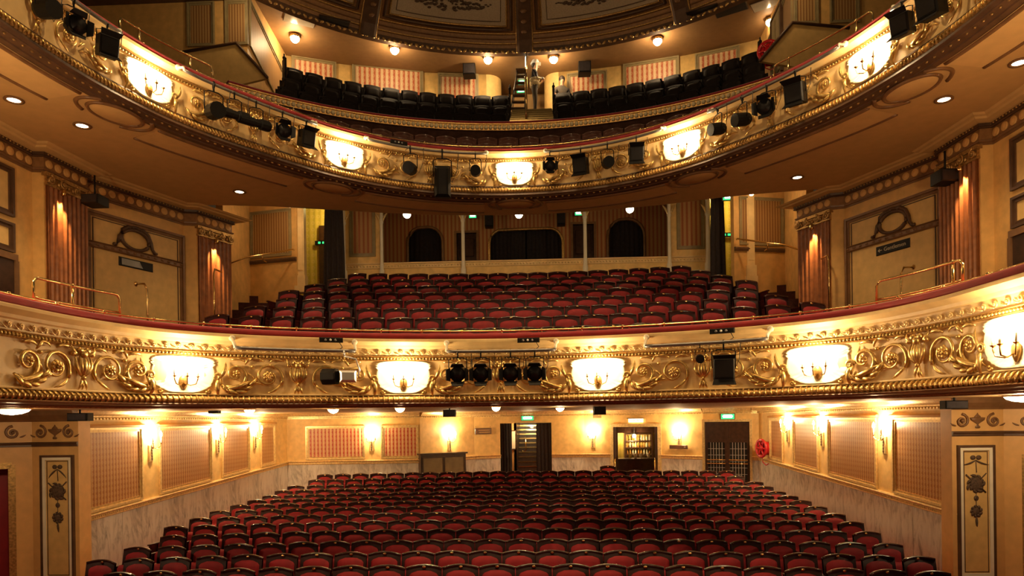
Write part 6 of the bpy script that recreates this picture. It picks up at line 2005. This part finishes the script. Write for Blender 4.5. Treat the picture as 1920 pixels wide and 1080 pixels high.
# socket boxes on the ledges
for cur, px, zb, lab in ((LOWER, 620, 1.205, 'black socket box on the lower balcony ledge left of centre'), (LOWER, 990, 1.205, 'black dimmer box on the lower balcony ledge at the middle'), (LOWER, 1355, 1.205, 'black socket box on the lower balcony ledge right of centre'),
                         (UPPER, 748, 5.50, 'black socket box on the upper balcony ledge left of the middle sconce')):
    s = cur.s_at_px(px, zb, -0.17)
    t = thing('socket_box', lab, 'socket box', cur.frame(s, -0.155, zb), 'socket boxes on the balcony ledges')
    m = MB(); m.chbox(-0.17, 0.17, -0.05, 0.0, -0.03, 0.04, 0.008); part('case', m, 'black_metal', t)
    for k in range(3):
        m = MB(); m.lathe([(0.001, 0.01), (0.016, 0.008), (0.018, 0.0)], 8, T(-0.08 + 0.07 * k, -0.05, 0.005) @ Matrix.Rotation(PI / 2, 4, 'X')); part('socket', m, 'silver_metal' if k == 1 else 'grey_metal', t)
    c = MB(); c.tube([(0.12, -0.03, -0.03), (0.16, -0.05, -0.10), (0.10, -0.12, -0.16)], 0.006, 5); part('cable', c, 'cable_black', t)

# ---------------------------------------------------------------- tubular brass guard rails at the gangway ends
def guard(cur, pxs, zbase, ztop, zlow, y, label):
    s = [cur.s_at_px(p, ztop, y) for p in pxs]
    t = thing('guard_rail', label, 'guard rail', T(0, 0, 0), 'brass guard rails on the balconies')
    a, b = s[0], s[-1]
    d = 0.07 if b > a else -0.07
    n = 8
    m = MB(); m.tube([cur.pt(a, y, zbase), cur.pt(a, y, ztop - 0.06), cur.pt(a + d * 0.4, y, ztop - 0.01)] + [cur.pt(a + d + (b - a - 2 * d) * i / n, y, ztop) for i in range(n + 1)] + [cur.pt(b - d * 0.4, y, ztop - 0.01), cur.pt(b, y, ztop - 0.06), cur.pt(b, y, zbase)], 0.017, 7); part('hoop', m, 'brass', t)
    m = MB(); m.tube([cur.pt(a + (b - a) * i / n, y, zlow) for i in range(n + 1)], 0.013, 6); part('mid_rail', m, 'brass', t)
    for q in s[1:-1]:
        m = MB(); m.tube([cur.pt(q, y, zbase), cur.pt(q, y, ztop)], 0.017, 7); m.ball(cur.pt(q, y, ztop), 0.026, 6, 4); part('post', m, 'brass', t)
    for q in (a, b):
        m = MB(); m.lathe([(0.035, 0.0), (0.035, 0.012), (0.02, 0.02)], 8, cur.frame(q, y, zbase)); part('flange', m, 'brass', t)
guard(LOWER, (62, 137, 224), 1.34, 1.68, 1.45, 0.22, 'brass guard rail hoop at the left end of the lower balcony')
guard(LOWER, (1642, 1785, 1806), 1.34, 1.68, 1.45, 0.22, 'brass guard rail hoop at the right end of the lower balcony')
guard(UPPER, (223, 262, 357, 399), 5.60, 5.95, 5.75, 0.20, 'brass guard rail hoop at the left end of the upper balcony')
guard(UPPER, (1450, 1477, 1605, 1637), 5.60, 5.95, 5.75, 0.20, 'brass guard rail hoop at the right end of the upper balcony')

# ---------------------------------------------------------------- middle of the gallery: steps, ladder, two people
AX0, AX1 = -0.10, 1.10
for k in range(7):
    y0, z0 = 17.15 + 0.42 * k, 7.62 + 0.25 * k
    m = MB(); m.box(AX0, AX1, y0, y0 + 0.45 if k < 6 else 22.6, z0 - 0.5, z0); stp = part('gallery_step', m, 'dark_wood', gf)
    m = MB(); m.box(AX0 + (0.02 if k else 0.02), AX1 - 0.02, y0 - 0.02, y0 + 0.03, z0 - 0.035, z0 + 0.012); part('nosing', m, 'brass', stp)
m = MB(); m.box(-1.6, 2.0, 20.1, 22.7, 8.4, 9.10); part('landing', m, 'dark_wood', gf)
t = thing('gallery_handrail', 'upright brass rail in the middle of the gallery steps', 'handrail', T(at_y(986, 200, 17.6).x, 17.6, 0))
m = MB(); m.tube([(0, 0, 7.7), (0, 0, 9.0), (0.0, 0.3, 9.12), (0, 2.3, 10.2), (0, 2.3, 9.2)], 0.022, 7); part('rail', m, 'brass', t)
m = MB(); m.ball((0, 0, 8.45), 0.04, 8, 5); m.ball((0, 0, 9.02), 0.035, 8, 5); m.lathe([(0.06, 7.68), (0.06, 7.70), (0.025, 7.72)], 8); part('knuckle', m, 'brass', t)
m = MB(); m.tube([(0, 2.3, 10.2), (0, 2.3, 10.95)], 0.018, 6); part('pole', m, 'brass', t)
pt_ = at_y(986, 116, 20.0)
t = thing('pole_glint', 'slim glowing bar imitating a highlight on the brass pole above the ladder', 'lamp', T(pt_.x, 20.0, pt_.z))  # glowing stand-in for the bright highlight on the brass pole
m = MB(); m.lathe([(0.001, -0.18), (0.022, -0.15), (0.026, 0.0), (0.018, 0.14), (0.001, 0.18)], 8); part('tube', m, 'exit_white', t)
m = MB(); m.lathe([(0.03, -0.22), (0.03, -0.17), (0.015, -0.16)], 8); part('socket', m, 'brass', t)  # made-up brass foot below the glowing highlight
# stepladder
lb, ltp = at_y(957, 209, 19.9), at_y(970, 134, 20.1)
rb_, rt_ = at_y(984, 209, 19.9), at_y(985, 134, 20.1)
t = thing('stepladder', 'open aluminium stepladder standing beside the workman in the gallery', 'ladder', T(0, 0, 0))
for a, b in ((lb, ltp), (rb_, rt_)):
    m = MB(); m.tube([a, b], 0.022, 6); part('rail', m, 'grey_metal', t)
    m = MB(); m.tube([a + Vector((0, 0.55, 0)), b + Vector((0, 0.05, 0))], 0.016, 6); part('rear_leg', m, 'grey_metal', t)
for k in range(6):
    f_ = 0.06 + 0.16 * k
    a, b = lb.lerp(ltp, f_), rb_.lerp(rt_, f_)
    m = MB(); m.add([a + Vector((0, -0.05, 0)), b + Vector((0, -0.05, 0)), b + Vector((0, 0.07, 0)), a + Vector((0, 0.07, 0)), a + Vector((0, -0.05, 0.035)), b + Vector((0, -0.05, 0.035)), b + Vector((0, 0.07, 0.035)), a + Vector((0, 0.07, 0.035))], [(3, 2, 1, 0), (4, 5, 6, 7), (0, 1, 5, 4), (1, 2, 6, 5), (2, 3, 7, 6), (3, 0, 4, 7)]); part('tread', m, 'dark_moulding', t)
m = MB(); m.box(ltp.x - 0.04, rt_.x + 0.04, 20.0, 20.25, ltp.z, ltp.z + 0.04); part('top_platform', m, 'dark_moulding', t)
p = at_y(978, 153, 21.6)
exit_sign(T(p.x, 21.7, p.z), 0.24, 0.17, 'green exit sign glimpsed behind the stepladder in the gallery', 'exit signs of the gallery')
p = at_y(977, 169, 21.6)
exit_sign(T(p.x, 21.7, p.z), 0.30, 0.14, 'bright lower exit sign glimpsed behind the stepladder', 'exit signs of the gallery')

def figure(name, label, verts, edges, radii, root_i, regions, mats, mx):
    """one continuous skinned body; regions(co) gives the material slot of a face"""
    me = bpy.data.meshes.new(name)
    me.from_pydata(verts, edges, [])
    o = bpy.data.objects.new(name, me)
    COL.objects.link(o)
    sk = o.modifiers.new('skin', 'SKIN')
    sk.use_smooth_shade = True
    for i, r in enumerate(radii):
        d_ = me.skin_vertices[0].data[i]
        d_.radius = r if isinstance(r, tuple) else (r, r)
        d_.use_root = (i == root_i)
    sb = o.modifiers.new('sub', 'SUBSURF')
    sb.levels = sb.render_levels = 2
    bpy.context.view_layer.update()
    body = bpy.data.meshes.new_from_object(o.evaluated_get(bpy.context.evaluated_depsgraph_get()))
    bpy.data.objects.remove(o)
    body.materials.clear()
    for mt in mats:
        body.materials.append(M[mt])
    for pl in body.polygons:
        pl.material_index = regions(pl.center)
        pl.use_smooth = True
    t = thing('person', label, 'person', mx)
    link('body', body, t)
    return t
def hand(V, E, R, wrist, d, side_v, up):
    """palm and five short finger chains; d = finger direction"""
    i0 = len(V)
    V.append(tuple(Vector(V[wrist]) + d * 0.06)); R.append((0.036, 0.018)); E.append((wrist, i0))
    for k, (off, ln) in enumerate(((-0.030, 0.075), (-0.010, 0.085), (0.010, 0.082), (0.030, 0.065))):
        a = len(V)
        b0 = Vector(V[i0]) + side_v * off + d * 0.03
        V.append(tuple(b0)); V.append(tuple(b0 + d * ln * 0.5 - up * 0.010)); V.append(tuple(b0 + d * ln * 0.85 - up * 0.035))
        R += [0.010, 0.009, 0.007]
        E += [(i0, a), (a, a + 1), (a + 1, a + 2)]
    a = len(V)
    b0 = Vector(V[wrist]) + side_v * 0.035 + d * 0.035
    V.append(tuple(b0)); V.append(tuple(b0 + side_v * 0.02 + d * 0.035)); R += [0.011, 0.009]; E += [(wrist, a), (a, a + 1)]
# standing workman in profile, arms folded, facing right (+x)
V = [(0, 0, 0.92), (0.0, 0, 1.08), (0.01, 0, 1.25), (0.01, 0, 1.40), (0.02, 0, 1.48), (0.035, 0, 1.56), (0.03, 0, 1.66), (0.02, 0, 1.73),
     (0.0, 0.09, 0.88), (0.01, 0.10, 0.50), (-0.01, 0.10, 0.09), (0.16, 0.11, 0.03),
     (0.0, -0.09, 0.88), (0.02, -0.10, 0.50), (0.0, -0.10, 0.09), (0.17, -0.11, 0.03),
     (0.0, 0.19, 1.38), (0.04, 0.24, 1.12), (0.24, 0.08, 1.16), (0.0, -0.19, 1.38), (0.06, -0.25, 1.12), (0.26, -0.08, 1.19)]
E_ = [(0, 1), (1, 2), (2, 3), (3, 4), (4, 5), (5, 6), (6, 7), (0, 8), (8, 9), (9, 10), (10, 11), (0, 12), (12, 13), (13, 14), (14, 15), (3, 16), (16, 17), (17, 18), (3, 19), (19, 20), (20, 21)]
R_ = [(0.13, 0.15), (0.125, 0.15), (0.13, 0.17), (0.11, 0.16), 0.055, (0.085, 0.07), (0.098, 0.078), (0.07, 0.06), 0.095, 0.062, 0.045, 0.04, 0.095, 0.062, 0.045, 0.04, 0.07, 0.048, 0.035, 0.07, 0.048, 0.035]
hand(V, E_, R_, 18, Vector((0.5, -0.8, 0.1)).normalized(), Vector((0, 0, 1)), Vector((1, 0, 0)))
hand(V, E_, R_, 21, Vector((0.4, 0.85, 0.1)).normalized(), Vector((0, 0, 1)), Vector((1, 0, 0)))
pp_ = at_y(1003, 206, 20.25)
t = figure('workman', 'person in white hard hat and dark jacket standing with folded arms in the gallery', V, E_, R_, 0,
           lambda c: 0 if c.z > 1.47 or (c.x > 0.20 and 1.0 < c.z < 1.3 and abs(c.y) < 0.10) else (1 if c.z > 1.16 else (3 if c.z > 0.97 else (2 if c.z > 0.10 else 4))),
           ['skin', 'cloth_navy', 'cloth_grey', 'vest_cream', 'cloth_navy'], T(pp_.x, 20.25, 9.12) @ Matrix.Scale(0.98, 4))
m = MB(); m.lathe([(0.155, 1.69), (0.15, 1.70), (0.125, 1.705), (0.122, 1.74), (0.10, 1.79), (0.05, 1.82), (0.001, 1.825)], 14, T(0.025, 0, 0)); m.prism([(0.10, 1.685), (0.20, 1.675), (0.20, 1.69), (0.10, 1.705)], -0.09, 0.09); part('hard_hat', m, 'hat_white', t)
m = MB()
for zz in ((0.98, 1.10), (1.14, 1.20)):
    m.lathe([(0.178, zz[0]), (0.182, zz[1])], 14, Matrix.Diagonal((0.86, 1.05, 1, 1)))
part('vest_band', m, 'vest_cream', t)
m = MB()
m.ball((0.125, 0, 1.585), 0.016, 6, 4, None, (1.3, 0.8, 1)); m.ball((0.045, -0.078, 1.60), 0.022, 6, 4, None, (0.8, 0.5, 1.3)); m.ball((0.045, 0.078, 1.60), 0.022, 6, 4, None, (0.8, 0.5, 1.3))
part('nose_and_ears', m, 'skin', t)
m = MB()
for sy in (-1, 1): m.ball((0.106, sy * 0.032, 1.625), 0.011, 6, 4)
m.ball((0.108, 0, 1.535), 0.02, 6, 4, None, (0.4, 1.1, 0.3)); part('eyes_and_mouth', m, 'hair_dark', t)
m = MB(); m.ball((-0.005, 0, 1.645), 0.095, 10, 6, None, (0.95, 0.95, 1.0)); part('hair', m, 'hair_dark', t)
# second person leaning on the back row
V = [(0, 0, 0.75), (0.0, 0, 0.95), (0.0, 0.0, 1.10), (0.0, 0, 1.28), (0.0, 0, 1.38), (0.0, -0.01, 1.46), (0.0, 0, 1.56), (0.0, 0, 1.63),
     (0.10, 0, 0.70), (0.11, -0.05, 0.40), (0.11, 0, 0.06), (-0.10, 0, 0.70), (-0.11, -0.05, 0.40), (-0.11, 0, 0.06),
     (0.19, 0, 1.26), (0.24, -0.05, 1.02), (0.10, -0.26, 0.93), (-0.19, 0, 1.26), (-0.30, -0.10, 1.05), (-0.26, -0.30, 0.92)]
E_ = [(0, 1), (1, 2), (2, 3), (3, 4), (4, 5), (5, 6), (6, 7), (0, 8), (8, 9), (9, 10), (0, 11), (11, 12), (12, 13), (3, 14), (14, 15), (15, 16), (3, 17), (17, 18), (18, 19)]
R_ = [(0.15, 0.12), (0.15, 0.12), (0.16, 0.12), (0.15, 0.10), 0.052, (0.072, 0.085), (0.08, 0.098), (0.06, 0.07), 0.09, 0.06, 0.045, 0.09, 0.06, 0.045, 0.068, 0.046, 0.034, 0.068, 0.046, 0.034]
hand(V, E_, R_, 16, Vector((-0.6, -0.7, 0.1)).normalized(), Vector((0.5, -0.5, 0)), Vector((0, 0, 1)))
hand(V, E_, R_, 19, Vector((0.3, -0.9, 0.1)).normalized(), Vector((0.7, 0.2, 0)), Vector((0, 0, 1)))
pp_ = at_y(1054, 172, 20.75)
t = figure('visitor', 'dark haired person in grey top leaning behind the right gallery back row', V, E_, R_, 0,
           lambda c: 0 if c.z > 1.37 or (c.y < -0.12 and c.z < 1.12) else (1 if c.x < 0.13 else 2), ['skin', 'cloth_grey', 'cloth_navy'], T(pp_.x, 20.75, 8.95) @ Matrix.Rotation(0.25, 4, 'Z'))
m = MB(); m.ball((0, 0.015, 1.585), 0.112, 12, 7, None, (0.9, 1.0, 1.0)); part('hair', m, 'hair_dark', t)
m = MB(); m.ball((0, -0.10, 1.50), 0.018, 6, 4); m.ball((0.082, 0.0, 1.52), 0.02, 6, 4, None, (0.5, 0.8, 1.3)); m.ball((-0.082, 0.0, 1.52), 0.02, 6, 4, None, (0.5, 0.8, 1.3)); part('nose_and_ears', m, 'skin', t)
m = MB()
for sx in (-1, 1): m.ball((sx * 0.033, -0.09, 1.535), 0.011, 6, 4)
m.ball((0, -0.088, 1.445), 0.02, 6, 4, None, (1.1, 0.4, 0.3)); part('eyes_and_mouth', m, 'hair_dark', t)
m = MB(); m.box(-1.2, 3.0, 20.45, 21.6, 8.6, 8.95); part('rear_gangway', m, 'dark_wood', gf)
